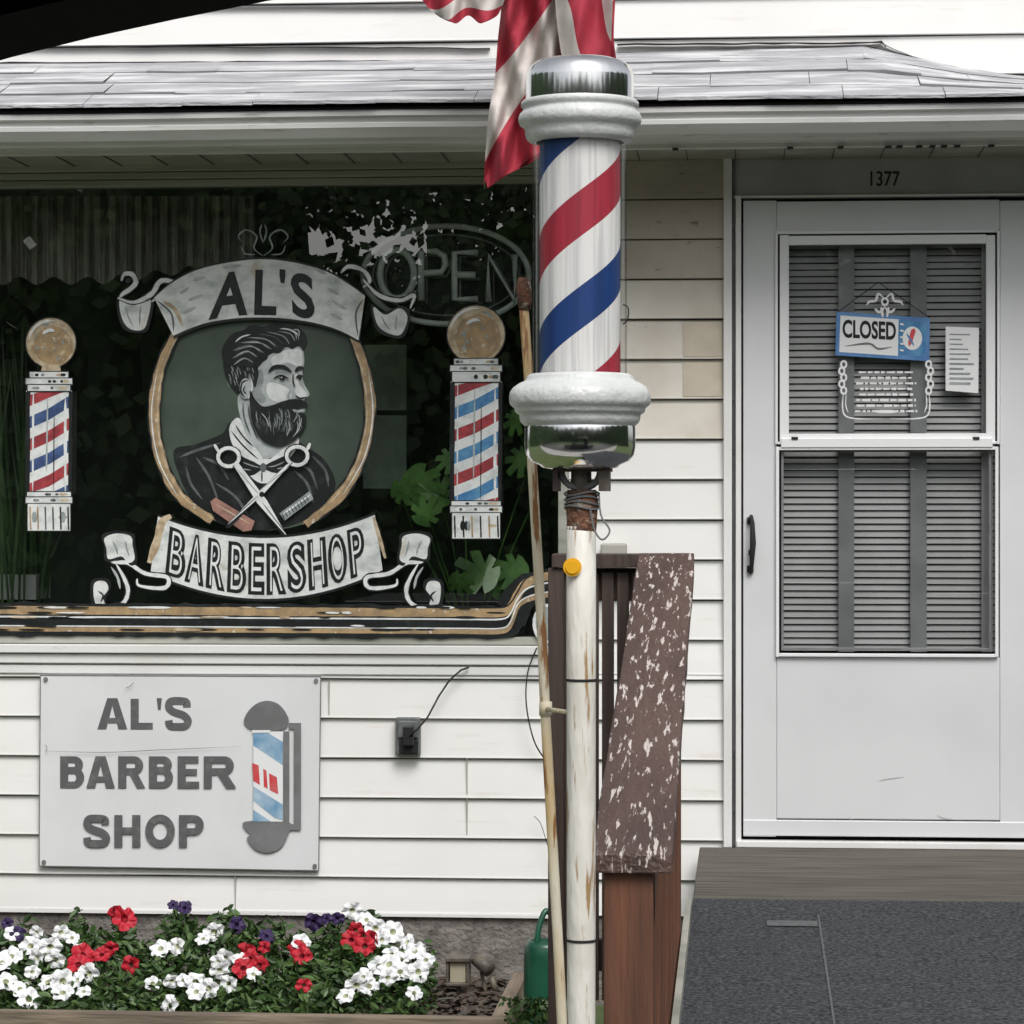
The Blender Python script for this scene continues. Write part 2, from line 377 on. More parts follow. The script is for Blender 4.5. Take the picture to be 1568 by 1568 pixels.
a=Acc(); a.lathe([(0,.62),(.09,.62),(.12,.86),(.11,.86),(.1,.84),(0,.84)],Xof(720,.4),.38,m_rust,32); a.box(Xof(720,.4)-.3,Xof(720,.4)+.3,.22,.65,.10,.615,m_brown3); a.build('pot_on_table',HP)
HP2=empty('palm_houseplant'); a=Acc()
for i in range(70):
    b=S(R.uniform(-40,60),900,.3); h=R.uniform(.3,1.1); dx=R.uniform(-.12,.12)
    p0=Vector((b.x,R.uniform(.18,.45),b.z-.1)); p1=p0+Vector((dx*.5,0,h*.6)); p2=p0+Vector((dx,R.uniform(-.08,.1),h))
    wv=Vector((.004,0,0)); a.add([p0-wv,p0+wv,p1+wv*1.5,p1-wv*1.5,p2],[(0,1,2,3),(3,2,4)],m_palm)
a.lathe([(0,.5),(.12,.5),(.16,.8),(.15,.8),(0,.78)],Xof(20,.4),.4,m_rust,24); a.box(Xof(20,.5)-.2,Xof(20,.5)+.2,.2,.6,.10,.495,m_brown3)
a.build('fronds_and_pot',HP2)
# neon open sign
NS=empty('open_neon_sign'); a=Acc(); ny=.06
def ell(cx,cy,rx_,ry_,n=48,a0=0,a1=2*math.pi): return [(cx+rx_*math.cos(a0+(a1-a0)*i/n),cy+ry_*math.sin(a0+(a1-a0)*i/n)) for i in range(n+1)]
bk=[S(p,q,ny+.03) for p,q in ell(683,421,127,75)[:-1]]
a.add(bk[::-1],[tuple(range(len(bk)))],m_black)
a.tube([S(p,q,ny) for p,q in ell(683,421,127,75)],.010,m_neon,8)
a.tube([S(p,q,ny) for p,q in ell(683,421,112,62)],.003,m_neon2,8)
for L_ in ([ell(608,420,26,37)],[[(645,460),(645,385),(668,385),(680,392),(682,405),(676,417),(645,419)]],[[(732,387),(696,387),(696,458),(732,458)],[(696,421),(728,421)]],[[(748,462),(748,392),(788,460),(788,390)]]):
    for st in L_:
        a.tube([S(p,q,ny-.008) for p,q in st],.0115,m_neon,8)
        a.tube([S(p+8,q+6,ny+.010) for p,q in st],.005,m_neon2,6)
a.tube([S(640,350,ny),S(645,300,ny)],.0015,m_cord,5); a.tube([S(730,350,ny),S(725,300,ny)],.0015,m_cord,5)
a.build('neon_tubes',NS,smooth=True)
# ================================================================== WINDOW PAINTING (flat paint on the glass)
class Art:
    def __init__(s,y0,step): s.a=Acc(); s.y=y0; s.st=step
    def poly(s,pts,mat,smooth=True,n=5):
        s.y-=s.st
        q=cr(pts,True,n) if smooth else [Vector((*p,0)) for p in pts]
        vs=[S(p[0],p[1],s.y) for p in q]; s.a.add(vs[::-1],[tuple(range(len(vs)))],mat)
    def stroke(s,pts,wd,mat,taper=.15,smooth=True,n=6,rag=.12):
        s.y-=s.st
        q=cr(pts,False,n) if smooth else [Vector((*p,0)) for p in pts]
        m=len(q); vs=[];fs=[]
        for i,p in enumerate(q):
            t=(q[min(m-1,i+1)]-q[max(0,i-1)]); 
            if t.length<1e-6: t=Vector((1,0,0))
            t.normalize(); nn=Vector((-t.y,t.x,0)); f=i/(m-1)
            ww=wd/2*(taper+(1-taper)*min(1,4*f,4*(1-f)) if taper<1 else 1)*(1+R.uniform(-rag,rag))
            u=p+nn*ww; v=p-nn*ww; vs+=[S(u.x,u.y,s.y),S(v.x,v.y,s.y)]
        for i in range(m-1): fs.append((2*i,2*i+2,2*i+3,2*i+1))
        s.a.add(vs,fs,mat)
    def ellipse(s,cx,cy,rx_,ry_,mat): s.poly(ell(cx,cy,rx_,ry_,28)[:-1],mat,False)
    def text(s,txt,mapf,mat,off=0):
        s.y-=s.st
        c=bpy.data.curves.new('t','FONT'); c.body=txt; c.size=1; c.offset=off; c.resolution_u=4
        o=bpy.data.objects.new('t',c); sc.collection.objects.link(o)
        dg=bpy.context.evaluated_depsgraph_get(); me=bpy.data.meshes.new_from_object(o.evaluated_get(dg))
        X=[v.co.x for v in me.vertices]; Y=[v.co.y for v in me.vertices]
        x0,x1,y0,y1=min(X),max(X),min(Y),max(Y); vs=[]
        for v in me.vertices:
            px,py=mapf((v.co.x-x0)/(x1-x0),(v.co.y-y0)/(y1-y0)); vs.append(S(px,py,s.y))
        s.a.add(vs,[tuple(p.vertices) for p in me.polygons],mat)
        bpy.data.objects.remove(o); bpy.data.curves.remove(c); bpy.data.meshes.remove(me)
    def block(s,ch,x0,x1,y0,y1,t,mat,mp=None):
        """heavy grotesque capital in the box x0..x1, y0(top)..y1(bottom), stem t"""
        w_=x1-x0; h=y1-y0; X=lambda u:x0+u; Y=lambda v:y1-v; tb=t*.82
        mp=mp or (lambda x,y:(x,y))
        P=lambda l:s.poly([mp(X(a_),Y(b_)) for a_,b_ in l],mat,False)
        Q=lambda a_,b_,c_,d_:P([(a_,b_),(c_,b_),(c_,d_),(a_,d_)])
        def D(v0,v1,u1):
            r=(v1-v0)/2; cyy=(v0+v1)/2; o=[]; i_=[]
            n_=14
            for j in range(n_+1):
                an=math.pi/2-math.pi*j/n_
                o.append((u1-r*1.0+r*math.cos(an),cyy+r*math.sin(an))); i_.append((u1-r+ (r-t*.98 if r>t else r*.2)*math.cos(an),cyy+max(.5,r-tb)*math.sin(an)))
            o=[(t*.7,v1)]+o+[(t*.7,v0)]; i_=[(t*.7,v1-tb)]+i_+[(t*.7,v0+tb)]
            s.y-=s.st; vs=[];fs=[]
            for (a1,b1),(a2,b2) in zip(o,i_): vs+=[S(*mp(X(a1),Y(b1)),s.y),S(*mp(X(a2),Y(b2)),s.y)]
            for j in range(len(o)-1): fs.append((2*j,2*j+2,2*j+3,2*j+1))
            s.a.add(vs,fs,mat)
        if ch=='A':
            P([(0,0),(t*1.1,0),(w_*.5+t*.25,h),(w_*.5-t*.62,h)]); P([(w_,0),(w_-t*1.1,0),(w_*.5-t*.25,h),(w_*.5+t*.62,h)]); P([(w_*.24,h*.19),(w_*.76,h*.19),(w_*.68,h*.37),(w_*.32,h*.37)])
        elif ch=='L': Q(0,0,t,h); Q(t*.9,0,w_,tb)
        elif ch=='E': Q(0,0,t,h); Q(t*.9,0,w_,tb); Q(t*.9,h-tb,w_*.97,h); Q(t*.9,h*.5-tb*.45,w_*.9,h*.5+tb*.5)
        elif ch=='H': Q(0,0,t,h); Q(w_-t,0,w_,h); Q(t*.9,h*.5-tb*.45,w_-t*.9,h*.5+tb*.55)
        elif ch=='B': Q(0,0,t,h); D(h*.46,h,w_*.95); D(0,h*.46+tb*.95,w_)
        elif ch=='P': Q(0,0,t,h); D(h*.38,h,w_)
        elif ch=='R': Q(0,0,t,h); D(h*.42,h,w_*.96); P([(w_*.42,h*.46),(w_*.74,h*.46),(w_*1.04,0),(w_*.72,0)])
        elif ch=='O': s.stroke([mp(X(w_/2+(w_/2-t/2)*math.cos(an)),Y(h/2+(h/2-tb/2)*math.sin(an))) for an in [2*math.pi*j/40 for j in range(41)]],t*.95,mat,1,False,rag=0)
        elif ch=='S':
            l=[(w_-t*.55,h*.70),(w_*.80,h*.86),(w_*.5,h-tb*.5),(w_*.2,h*.87),(w_*.14,h*.70),(w_*.32,h*.56),(w_*.70,h*.45),(w_*.87,h*.29),(w_*.78,h*.13),(w_*.5,tb*.5),(w_*.19,h*.13),(t*.42,h*.30)]
            s.stroke([mp(X(a_),Y(b_)) for a_,b_ in l],t*.93,mat,1,rag=0)
        elif ch=="'": P([(0,h),(w_,h),(w_*.75,0),(w_*.25,0)])
def boxmap(x0,x1,y0,y1): return lambda u,v:(x0+(x1-x0)*u, y1+(y0-y1)*v)
A=Art(.0275,.00010)
OV=[(265,512),(243,565),(235,635),(246,705),(275,760),(325,797),(400,812),(470,800),(520,758),(553,700),(566,632),(560,570),(543,515),(480,478),(400,462),(320,480)]
A.poly(OV,pover)
# jacket
A.poly([(266,690),(300,680),(340,664),(356,648),(400,700),(445,675),(475,688),(500,708),(514,745),(492,778),(455,802),(400,812),(340,803),(300,775),(277,735)],pd)
for st in ([(275,700),(300,690),(338,678)],[(285,715),(292,740),(310,765)],[(478,698),(498,720),(503,745)],[(330,740),(360,760),(380,790)],[(300,700),(320,730),(335,770)],[(450,720),(470,740),(480,770)],[(310,700),(335,712),(350,735)],[(460,712),(476,722),(486,750)]):
    A.stroke(st,4,pm)
for st in ([(350,655),(362,690),(392,735)],[(455,680),(440,705),(412,735)]): A.stroke(st,2.0,pg)
# neck + shirt
A.poly([(366,604),(368,640),(382,682),(410,702),(446,680),(440,640),(400,600)],plg)
for st in ([(372,615),(374,640),(384,668)],[(380,620),(384,646),(396,676)]): A.stroke(st,3,pm)
A.poly([(366,640),(352,652),(354,676),(366,694),(392,712),(404,706),(396,692),(378,668)],pw)
A.poly([(452,664),(458,676),(448,696),(428,712),(412,706),(428,692),(442,676)],pw)
A.poly([(384,706),(404,702),(424,706),(432,722),(420,736),(400,740),(384,730),(378,718)],pw)
for st in ([(354,660),(372,682),(396,704)],[(452,684),(434,700),(414,710)],[(360,650),(372,668),(388,684)],[(401,722),(401,738)]): A.stroke(st,2.4,pd)
A.poly([(366,700),(386,706),(402,713),(418,706),(442,698),(445,722),(420,724),(403,719),(386,728),(366,724)],pd)
A.stroke([(372,708),(386,713),(398,716)],2,pg); A.stroke([(438,706),(422,713),(410,715)],2,pg); A.stroke([(372,718),(384,720)],1.5,plg); A.stroke([(438,715),(424,718)],1.5,plg)
A.ellipse(403,716,5,7,pm)
# face
A.poly([(393,560),(408,546),(436,532),(461,532),(466,552),(463,572),(466,588),(474,604),(466,611),(468,621),(464,634),(440,652),(410,644),(386,614),(380,584)],plg)
A.poly([(416,548),(438,536),(460,535),(463,554),(458,562),(440,555),(420,560)],pw)
A.poly([(448,570),(456,574),(458,588),(470,603),(462,609),(452,602),(446,586)],pw)
A.poly([(412,586),(432,590),(444,598),(446,608),(432,616),(416,612),(408,600)],pw)
A.poly([(390,572),(400,566),(404,580),(400,598),(408,612),(400,618),(388,604),(384,586)],pg)
# hair: short faded sides, dark top combed up and back
A.poly([(345,540),(342,560),(346,578),(354,592),(366,604),(371,584),(384,578),(390,594),(396,574),(396,560),(410,546),(380,530),(352,528)],pd)
for i in range(34):
    x=R.uniform(347,388); y=R.uniform(550,584); A.stroke([(x,y),(x+2,y+5),(x+3,y+10)],1.2,R.choice([pm,pg,pm]))
A.poly([(344,556),(340,538),(346,522),(358,510),(372,506),(384,498),(404,500),(420,495),(440,499),(454,500),(466,510),(470,522),(464,536),(458,528),(448,534),(438,530),(428,540),(416,540),(404,552),(394,562),(376,562),(356,560)],pd)
for (x0,y0,x1,y1,x2,y2) in ((462,526,452,508,430,501),(456,528,442,510,416,504),(448,532,432,514,402,505),(440,532,420,516,388,508),(430,536,408,520,374,514),(420,540,396,524,362,522),(410,546,384,530,352,534),(400,552,378,538,350,546),(392,560,372,548,350,556),(466,520,458,506,444,502)):
    for k_ in range(2):
        o=R.uniform(-2.5,2.5); A.stroke([(x0+o-6,y0-5),(x1+o,y1+o*.5),(x2+o+6,y2+3)],R.uniform(1.0,1.9),R.choice([pg,pm,pg,plg]),.05)
for st in ([(458,514),(444,505),(428,503)],[(384,512),(370,516),(360,524)]): A.stroke(st,2.2,pw,.05)
# ear
A.ellipse(376,595,9,16,plg); A.stroke([(381,582),(371,586),(369,600),(376,610)],2.6,pd); A.stroke([(384,580),(386,594),(380,611)],2.4,pw); A.stroke([(376,590),(373,598),(378,604)],2,pd)
for st,w_ in (([(411,570),(420,562),(434,562),(447,570)],6.0),([(452,570),(458,563),(466,565)],5.0),([(418,580),(430,575),(442,580)],3.0),([(453,579),(458,575),(464,577)],3)): A.stroke(st,w_,pd)
A.ellipse(432,579,4.4,3.2,pd); A.ellipse(459,578,2.8,3.0,pd); A.ellipse(431,578,1.1,1.1,pw)
for st,w_ in (([(449,571),(449,584),(452,594)],2.2),([(452,605),(459,610),(469,608)],2.6)): A.stroke(st,w_,pd)
for st,w_ in (([(420,570),(432,567),(444,572)],1.6),([(446,596),(441,604),(444,611)],1.8)): A.stroke(st,w_,pg)
# beard
A.poly([(383,598),(390,610),(402,622),(418,620),(434,614),(450,611),(464,613),(471,622),(454,626),(450,631),(466,633),(469,645),(465,658),(454,672),(441,680),(424,683),(402,674),(388,652),(383,626)],pd)
A.stroke([(448,627),(456,630),(466,627)],4,plg); A.stroke([(450,631),(458,633),(464,632)],1.5,pd)
for i in range(40):
    f=R.random(); x=390+f*70; y=R.uniform(624,650)
    A.stroke([(x,y),(x+R.uniform(-2,3)+f*3,y+9),(x+R.uniform(-2,4)+(.5-f)*8,y+R.uniform(14,26))],R.uniform(.8,1.7),R.choice([pm,pg,pm,pg]))
for st in ([(462,640),(458,656),(448,670)],[(442,644),(443,656),(439,668)],[(400,632),(408,642),(412,654)]): A.stroke(st,1.6,plg)
# oval ring
left=[(268,512),(245,565),(236,635),(247,705),(276,760),(325,797)]; right=[(541,515),(560,570),(567,632),(554,700),(521,758),(468,803)]
for P in (left,right):
    A.stroke(P,20,pd,.8); A.stroke(P,15,gold,.8,rag=.2)
    A.stroke([(x+(5 if P is left else -5),y) for x,y in P],3,goldl,.2)
    A.stroke([(x-(4 if P is left else -4),y) for x,y in P[1:5]],2.0,pw,.2)
# combs
A.poly([(322,768),(330,762),(390,798),(385,812),(372,814),(326,782)],ppink,False); A.stroke([(330,772),(385,803)],2,goldl)
A.poly([(428,786),(474,752),(480,764),(436,797)],pg,False); A.stroke([(432,788),(476,757)],3,pw)
for i in range(9): A.stroke([(436+i*4.6,795-i*3.5),(432+i*4.6,788-i*3.5)],1.2,pd,1)
# scissors
for cx,cy,tx,ty in ((350,700,440,824),(455,698,348,806)):
    A.stroke(ell(cx,cy,16,14,20),9,pd,1); A.stroke(ell(cx,cy,16,14,20),5.5,pw,1)
    sx,sy=cx+(12 if cx<400 else -12),cy+13
    A.poly([(sx-6,sy),(sx+6,sy-3),(tx+4,ty+2),(tx-4,ty+2)],pd,False)
    mx_,my_=(sx+tx)/2,(sy+ty)/2
    A.poly([(sx-4,sy),(sx+4,sy-3),(mx_+8,my_-2),(tx,ty-2),(mx_-7,my_+2)],pw,False)
    A.stroke([(mx_,my_),(tx,ty-4)],1.6,pm); A.stroke([(sx,sy+4),(mx_,my_-6)],1.4,pg)
    A.stroke([(cx-15 if cx<400 else cx+15,cy-8),(cx-22 if cx<400 else cx+20,cy-20)],5,pw)
A.ellipse(401,757,4,4,pd)
# AL'S ribbon
def tail(pts,mat=None):
    c=Vector((sum(p[0] for p in pts)/len(pts),sum(p[1] for p in pts)/len(pts)))
    A.poly([(p[0]+(4 if p[0]>c.x else -4),p[1]+(4 if p[1]>c.y else -4)) for p in pts],pd)
    A.poly(pts,mat or pwb)
def cord(pts,w_,mat=None): A.stroke(pts,w_+4,pd,.4); A.stroke(pts,w_,mat or pw,.3)
tail([(184,458),(206,464),(230,458),(226,490),(218,505),(198,503),(186,485)])
for st in ([(192,468),(196,484),(204,500)],[(216,468),(214,484),(214,498)]): A.stroke(st,2.4,pg)
cord([(186,430),(190,420),(202,420),(208,432),(200,442),(188,450),(182,458)],7,pwb)
cord([(180,456),(205,463),(232,450),(244,432),(258,430),(268,438),(252,448),(232,462)],7,pwb)
A.ellipse(196,430,4,4,pd)
tail([(572,470),(590,482),(612,472),(624,486),(614,512),(594,510),(578,497)])
for st in ([(584,484),(590,496),(598,506)],[(608,482),(606,496),(606,506)]): A.stroke(st,2.4,pg)
cord([(522,418),(534,408),(556,414),(566,430),(556,440)],6,pwb); cord([(556,428),(580,452),(612,460),(634,452),(628,472)],6,pwb)
top=[(236,456),(262,434),(300,414),(350,402),(400,397),(450,402),(500,416),(532,434),(559,453)]
bot=[(549,521),(520,506),(485,495),(440,488),(400,486),(355,488),(310,496),(265,514)]
tp=[(p.x,p.y) for p in cr(top)]; bt=[(p.x,p.y) for p in cr(bot)]
A.poly([(x,y-3) for x,y in tp]+[(x+(2),y+4) for x,y in bt],pd,False); A.poly(tp+bt,pwb,False)
A.stroke([(240,460),(262,480),(266,508)],3,pm); A.stroke([(556,458),(545,480),(548,514)],3,pm)
A.stroke([(250,462),(268,474),(280,500)],6,goldl); 
for st in ([(275,450),(290,440)],[(280,480),(300,470)],[(500,440),(520,452)],[(505,480),(525,490)],[(295,430),(315,424)],[(288,460),(310,452)],[(508,460),(530,474)],[(340,410),(370,406)],[(480,410),(500,420)]): A.stroke(st,5,plg)
def alsmap(x0,x1,yt,yb,rot):
    def f(u,v):
        x=x0+(x1-x0)*u; y=yb+(yt-yb)*v+((x-400)/160.)**2*34
        return (x+(v-.5)*rot,y)
    return f
for ch,x0,x1,rot in (('A',322,382,6),('L',390,424,2),("'",428,437,0),('S',446,481,-4)):
    yt,yb=(413,482) if ch!="'" else (411,432)
    A.text(ch,alsmap(x0,x1,yt,yb,rot),pd,.03)
for sx in (-1,1):
    A.stroke([(403,392),(403+sx*14,380),(403+sx*10,362),(403+sx*26,352),(403+sx*38,362),(403+sx*30,372)],2.6,pg)
    A.stroke([(403,372),(403+sx*5,355),(403+sx*2,343)],2.4,pg)
    A.stroke([(403+sx*34,376),(403+sx*28,388),(403+sx*12,390)],2.4,pg)
# BARBERSHOP ribbon
def btop(x): u=(x-405)/165.; return 824-34*u*u
def bbot(x): u=(x-405)/165.; return 917-42*u*u
xs_=frange(242,574,14)
tp=[(x,btop(x)) for x in xs_]; bt=[(x+ (x-405)*.07,bbot(x)) for x in xs_][::-1]
A.poly([(x,y-4) for x,y in tp]+[(x,y+4) for x,y in bt],pd,False); A.poly(tp+bt,pwb,False)
A.stroke([(262,790),(248,800),(240,830),(228,862)],12,goldl,.5); A.stroke([(572,792),(580,820),(590,855)],6,goldl,.5)
wd=[('B',260,288),('A',288,316),('R',319,347),('B',350,378),('E',381,405),('R',408,437),('S',439,467),('H',470,498),('O',500,528),('P',531,555)]
for ch,x0,x1 in wd:
    def f(u,v,x0=x0,x1=x1):
        x=x0+(x1-x0)*u; t=btop(x)+8; b=bbot(x)-6; return (x+(x-405)*.05*(1-v), b+(t-b)*v)
    A.text(ch,f,pd,.06); A.text(ch,lambda u,v,f=f:f(.19+.62*u,.07+.86*v),pw,-.018)
# tails
for m_ in (0,1):
    mx=(lambda x:x) if m_==0 else (lambda x:812-x+6)
    cord([(mx(165),842),(mx(172),860),(mx(196),862),(mx(222),878),(mx(256),884),(mx(252),900),(mx(214),897),(mx(210),886)],6)
    cord([(mx(178),864),(mx(190),885),(mx(196),905),(mx(188),924),(mx(164),932),(mx(150),920)],6)
    A.stroke([(mx(170),868),(mx(180),884),(mx(184),902)],4,plg)
    tail([(mx(160),824),(mx(178),817),(mx(200),821),(mx(203),836),(mx(206),856),(mx(196),862),(mx(186),852),(mx(166),856),(mx(163),840)])
    A.stroke([(mx(172),828),(mx(178),840),(mx(180),850)],3,pg); A.stroke([(mx(192),828),(mx(194),840),(mx(198),852)],2.5,pg)
    tail([(mx(144),894),(mx(160),890),(mx(166),902),(mx(158),914),(mx(160),926),(mx(146),924)])
    A.stroke([(mx(150),905),(mx(158),912),(mx(154),922)],3,pd)
# painted barber poles
def ppole(x0,x1,by,bh,c0,c1,s1,e1,xb):
    cx=(x0+x1)/2
    A.ellipse(xb,by,bh+2,bh+2,pd); A.ellipse(xb,by,bh,bh,goldl); A.ellipse(xb+3,by+4,bh*.80,bh*.78,gold)
    for i in range(26):
        an=R.uniform(0,6.28); r_=bh*R.uniform(.25,.85); a2=an+R.uniform(.2,.5)
        A.stroke([(xb+r_*math.cos(an),by+r_*math.sin(an)),(xb+r_*math.cos((an+a2)/2),by+r_*math.sin((an+a2)/2)),(xb+r_*math.cos(a2),by+r_*math.sin(a2))],R.uniform(2,5),R.choice([goldl,gold,pg,goldl]),.1,rag=.4)
    A.stroke(ell(xb,by,bh-4,bh-4,12,3.3,4.9),4,pw,.1)
    A.stroke([(xb-bh*.35,by-bh*.35),(xb-bh*.1,by-bh*.5),(xb+bh*.15,by-bh*.48)],5,pw,.1)
    A.poly([(xb-14,by+bh-3),(xb+14,by+bh-3),(xb+16,c0+6),(xb-16,c0+6)],goldl,False)
    A.poly([(x0+2,c1-2),(x1-2,c1-2),(x1-3,s1+4),(x0+3,s1+4)],pw,False)
    y=c1-26; k=0
    while y<s1+2:
        cl=lambda q:max(c1-4,min(s1+4,q))
        A.poly([(x0+3,cl(y+32)),(cx,cl(y+17)),(x1-3,cl(y-4)),(x1-3,cl(y+14)),(cx,cl(y+35)),(x0+3,cl(y+50))],(pred,pblue if x0>400 else pnavy)[k%2],False)
        y+=34; k+=1
    A.stroke([(x0+5,c1),(x0+4,s1)],7,pd,1,rag=.3); A.stroke([(x1-4,c1),(x1-5,s1)],5,pd,1,rag=.3)
    A.stroke([(x0+13,c1),(x0+12,s1)],3,pw,.3,rag=.4); A.stroke([(x1-12,c1+10),(x1-12,s1)],4,pw,.3,rag=.4); A.stroke([(cx-2,c1+10),(cx-4,s1-30)],2.5,plg,.3); A.stroke([(cx+8,c1+30),(cx+7,s1)],1.5,pd,.3)
    for (ya,yb_,ins) in ((c0,c0+12,6),(c0+10,c0+22,0),(c0+20,c1,3),(s1,s1+10,2),(s1+8,s1+20,0),(s1+18,e1,3)):
        A.poly([(x0+ins,ya),(x1-ins,ya),(x1-ins,yb_),(x0+ins,yb_)],pd,False)
        A.poly([(x0+ins+1.5,ya+1.5),(x1-ins-1.5,ya+1.5),(x1-ins-1.5,yb_-1.5),(x0+ins+1.5,yb_-1.5)],pwb,False)
        A.stroke([(x0+ins+8,(ya+yb_)/2),(x0+ins+26,(ya+yb_)/2)],min(6,(yb_-ya)*.5),pw)
        A.stroke([(x1-ins-20,(ya+yb_)/2),(x1-ins-6,(ya+yb_)/2)],min(5,(yb_-ya)*.4),goldl)
        for q_ in range(3):
            xx=R.uniform(x0+8,x1-14); A.stroke([(xx,(ya+yb_)/2),(xx+R.uniform(4,10),(ya+yb_)/2)],(yb_-ya)*.35,R.choice([pm,pg,pd]),.1)
    for i in range(6):
        x=x0+8+(x1-x0-16)*i/5; A.stroke([(x,s1+24),(x+1,e1-3)],2.4,R.choice([pd,pm,gold]),1)
ppole(38,112,525,38,568,600,752,814,78)
ppole(688,770,512,44,548,586,766,826,729)
def border(off,wd_,mat,tp=1,x0=-120):
    P=[(x0,933+off)]+[(x,934+off+.006*x) for x in range(0,740,60)]+[(768,938+off),(782,930+off*.9),(792,912+off*.6),(806,893+off*.9),(830,884+off),(858,880+off)]
    A.stroke(P,wd_,mat,1,rag=.08,n=4)
border(14,52,pd); border(0,13,gold); border(-8,2.5,pd); border(10,2.5,pw); border(29,7,gold); border(24,2,pw)
for i in range(46):
    x=R.uniform(-20,760); y=R.choice([930,938,945,958,964]); A.stroke([(x,y),(x+R.uniform(15,50),y+.5)],R.uniform(2,4),R.choice([pw,pd,goldl,pd]),.1)
A.ellipse(838,955,20,28,pg); A.stroke(ell(838,955,20,28,20),5,pw,1)
A.a.build('window_painting')
# ================================================================== DOOR
D = empty('entry_door'); D.parent=H
a=Acc()
zt_=Zof(1350,236)
a.box(Xof(1108),Xof(1121),-.035,.02,z_deck-.02,zt_+.06,m_trim)
a.box(Xof(1121.8),Xof(1126),-.022,.02,z_deck-.02,zt_+.06,m_signgrey)
a.box(Xof(1126.5),Xof(1135),-.05,.02,z_deck-.02,Zof(1350,300),m_trim)
a.box(Xof(1124),XR,-.012,.02,Zof(1350,300),zt_+.06,M('transom_panel',(.45,.455,.45),(.38,.38,.375),3,rough=.5))
a.box(Xof(1124),XR,-.03,.02,Zof(1350,303),Zof(1350,299),m_trim)
a.box(Xof(1586),Xof(1600),-.05,.02,z_deck-.02,Zof(1350,300),m_trim)
a.box(Xof(1128),Xof(1600),-.06,.0,z_deck-.016,z_deck+.004,m_trim)
a.build('door_frame',D,bevel=.002)
a=Acc(); yd=-.035
a.pbox(1138,1189,307,1281,yd,0,m_door); a.pbox(1531,1582,307,1281,yd,0,m_door)
a.pbox(1189.2,1530.8,307,354,yd,0,m_door); a.pbox(1189.2,1530.8,1006,1255,yd,0,m_door); a.pbox(1138,1582,1257,1281.5,yd-.003,-.001,m_door)
a.build('door_leaf',D,bevel=.003)
a=Acc()
def frame(px0,px1,py0,py1,w_,y0,y1,mat):
    a.pbox(px0,px0+w_,py0,py1,y0,y1,mat); a.pbox(px1-w_,px1,py0,py1,y0,y1,mat)
    a.pbox(px0+w_,px1-w_,py0,py0+w_,y0,y1,mat); a.pbox(px0+w_,px1-w_,py1-w_,py1,y0,y1,mat)
frame(1187,1531,353,680,4,yd-.012,yd+.001,m_doorbead)
frame(1194,1524,360,678,14,yd-.004,yd+.012,m_doorbead)
frame(1188,1529,684,1006,5,yd-.014,yd+.001,m_doorbead)
frame(1196,1518,688,996,4,yd+.004,yd+.02,m_signgrey)
a.pbox(1196,1520,671,685,yd-.018,yd,m_doorbead)
a.pbox(1490,1500,669,673,yd-.022,yd,m_black); a.pbox(1212,1222,669,673,yd-.022,yd,m_black)
a.build('sash_frames',D,bevel=.0015)
gm=glassmat('door_glass',.10,(.95,.96,.96))
gm2=glassmat('door_glass_screen',.08,(.84,.85,.85))
a=Acc()
a.add([S(1206,675,-.012),S(1512,675,-.012),S(1512,374,-.012),S(1206,374,-.012)],[(0,1,2,3)],gm)
a.add([S(1198,995,-.004),S(1518,995,-.004),S(1518,686,-.004),S(1198,686,-.004)],[(0,1,2,3)],gm2)
a.build('door_panes',D)
a=Acc(); z=Zof(1350,996,.05); zt2=Zof(1350,372,.05)
while z<zt2:
    x0,x1=Xof(1196,.05),Xof(1524,.05); j=R.uniform(-.0010,.0010)
    a.add([(x0,.035,z+.0+j),(x1,.035,z+.0-j),(x1,.043,z+.0175-j),(x0,.043,z+.0175+j)],[(0,1,2,3)],m_blind)
    z+=.0213
a.build('window_blinds',D)
a=Acc()
for p0,p1 in ((1284,1308),(1394,1419)): a.pbox(p0,p1,372,998,.012,.03,m_bar)
a.pbox(1503,1520,372,998,.015,.03,m_blind)
a.box(Xof(1190),Xof(1530),.10,.11,Zof(1350,1010),Zof(1350,350),m_behind)
a.build('inner_door',D)
a=Acc()
a.tube([S(1150,790,yd-.01),S(1152,800,yd-.03),S(1153,832,yd-.034),S(1151,865,yd-.03),S(1149,877,yd-.01)],[.006,.007,.010,.007,.006],m_black,10)
a.pbox(1144,1154,792,802,yd-.012,yd,m_black); a.pbox(1144,1154,866,876,yd-.012,yd,m_black); a.pbox(1146,1152,842,850,yd-.035,yd,m_black)
a.build('door_handle',D,smooth=True)
a=Acc()
for py in (355,440,610,690,1155,1240):
    p=S(1124,py,-.024); a.box(p.x-.004,p.x+.004,-.03,-.02,p.z-.006,p.z+.006,m_grbox)
a.build('hinge_screws',D)
m_scuff=M('scuff',(.42,.42,.42),rough=.6)
SCU=Art(yd-.0008,.0002)
for st in ([(1345,1196),(1360,1193),(1385,1190)],[(1435,1248),(1445,1253),(1470,1256)],[(1300,1252),(1304,1256)]): SCU.stroke(st,1.5,m_scuff)
SCU.a.build('scuff_marks',D)
NB=Art(-.0135,.0005); NB.text('1377',boxmap(1333,1378,262,285),m_black,.01); NB.a.build('house_number')
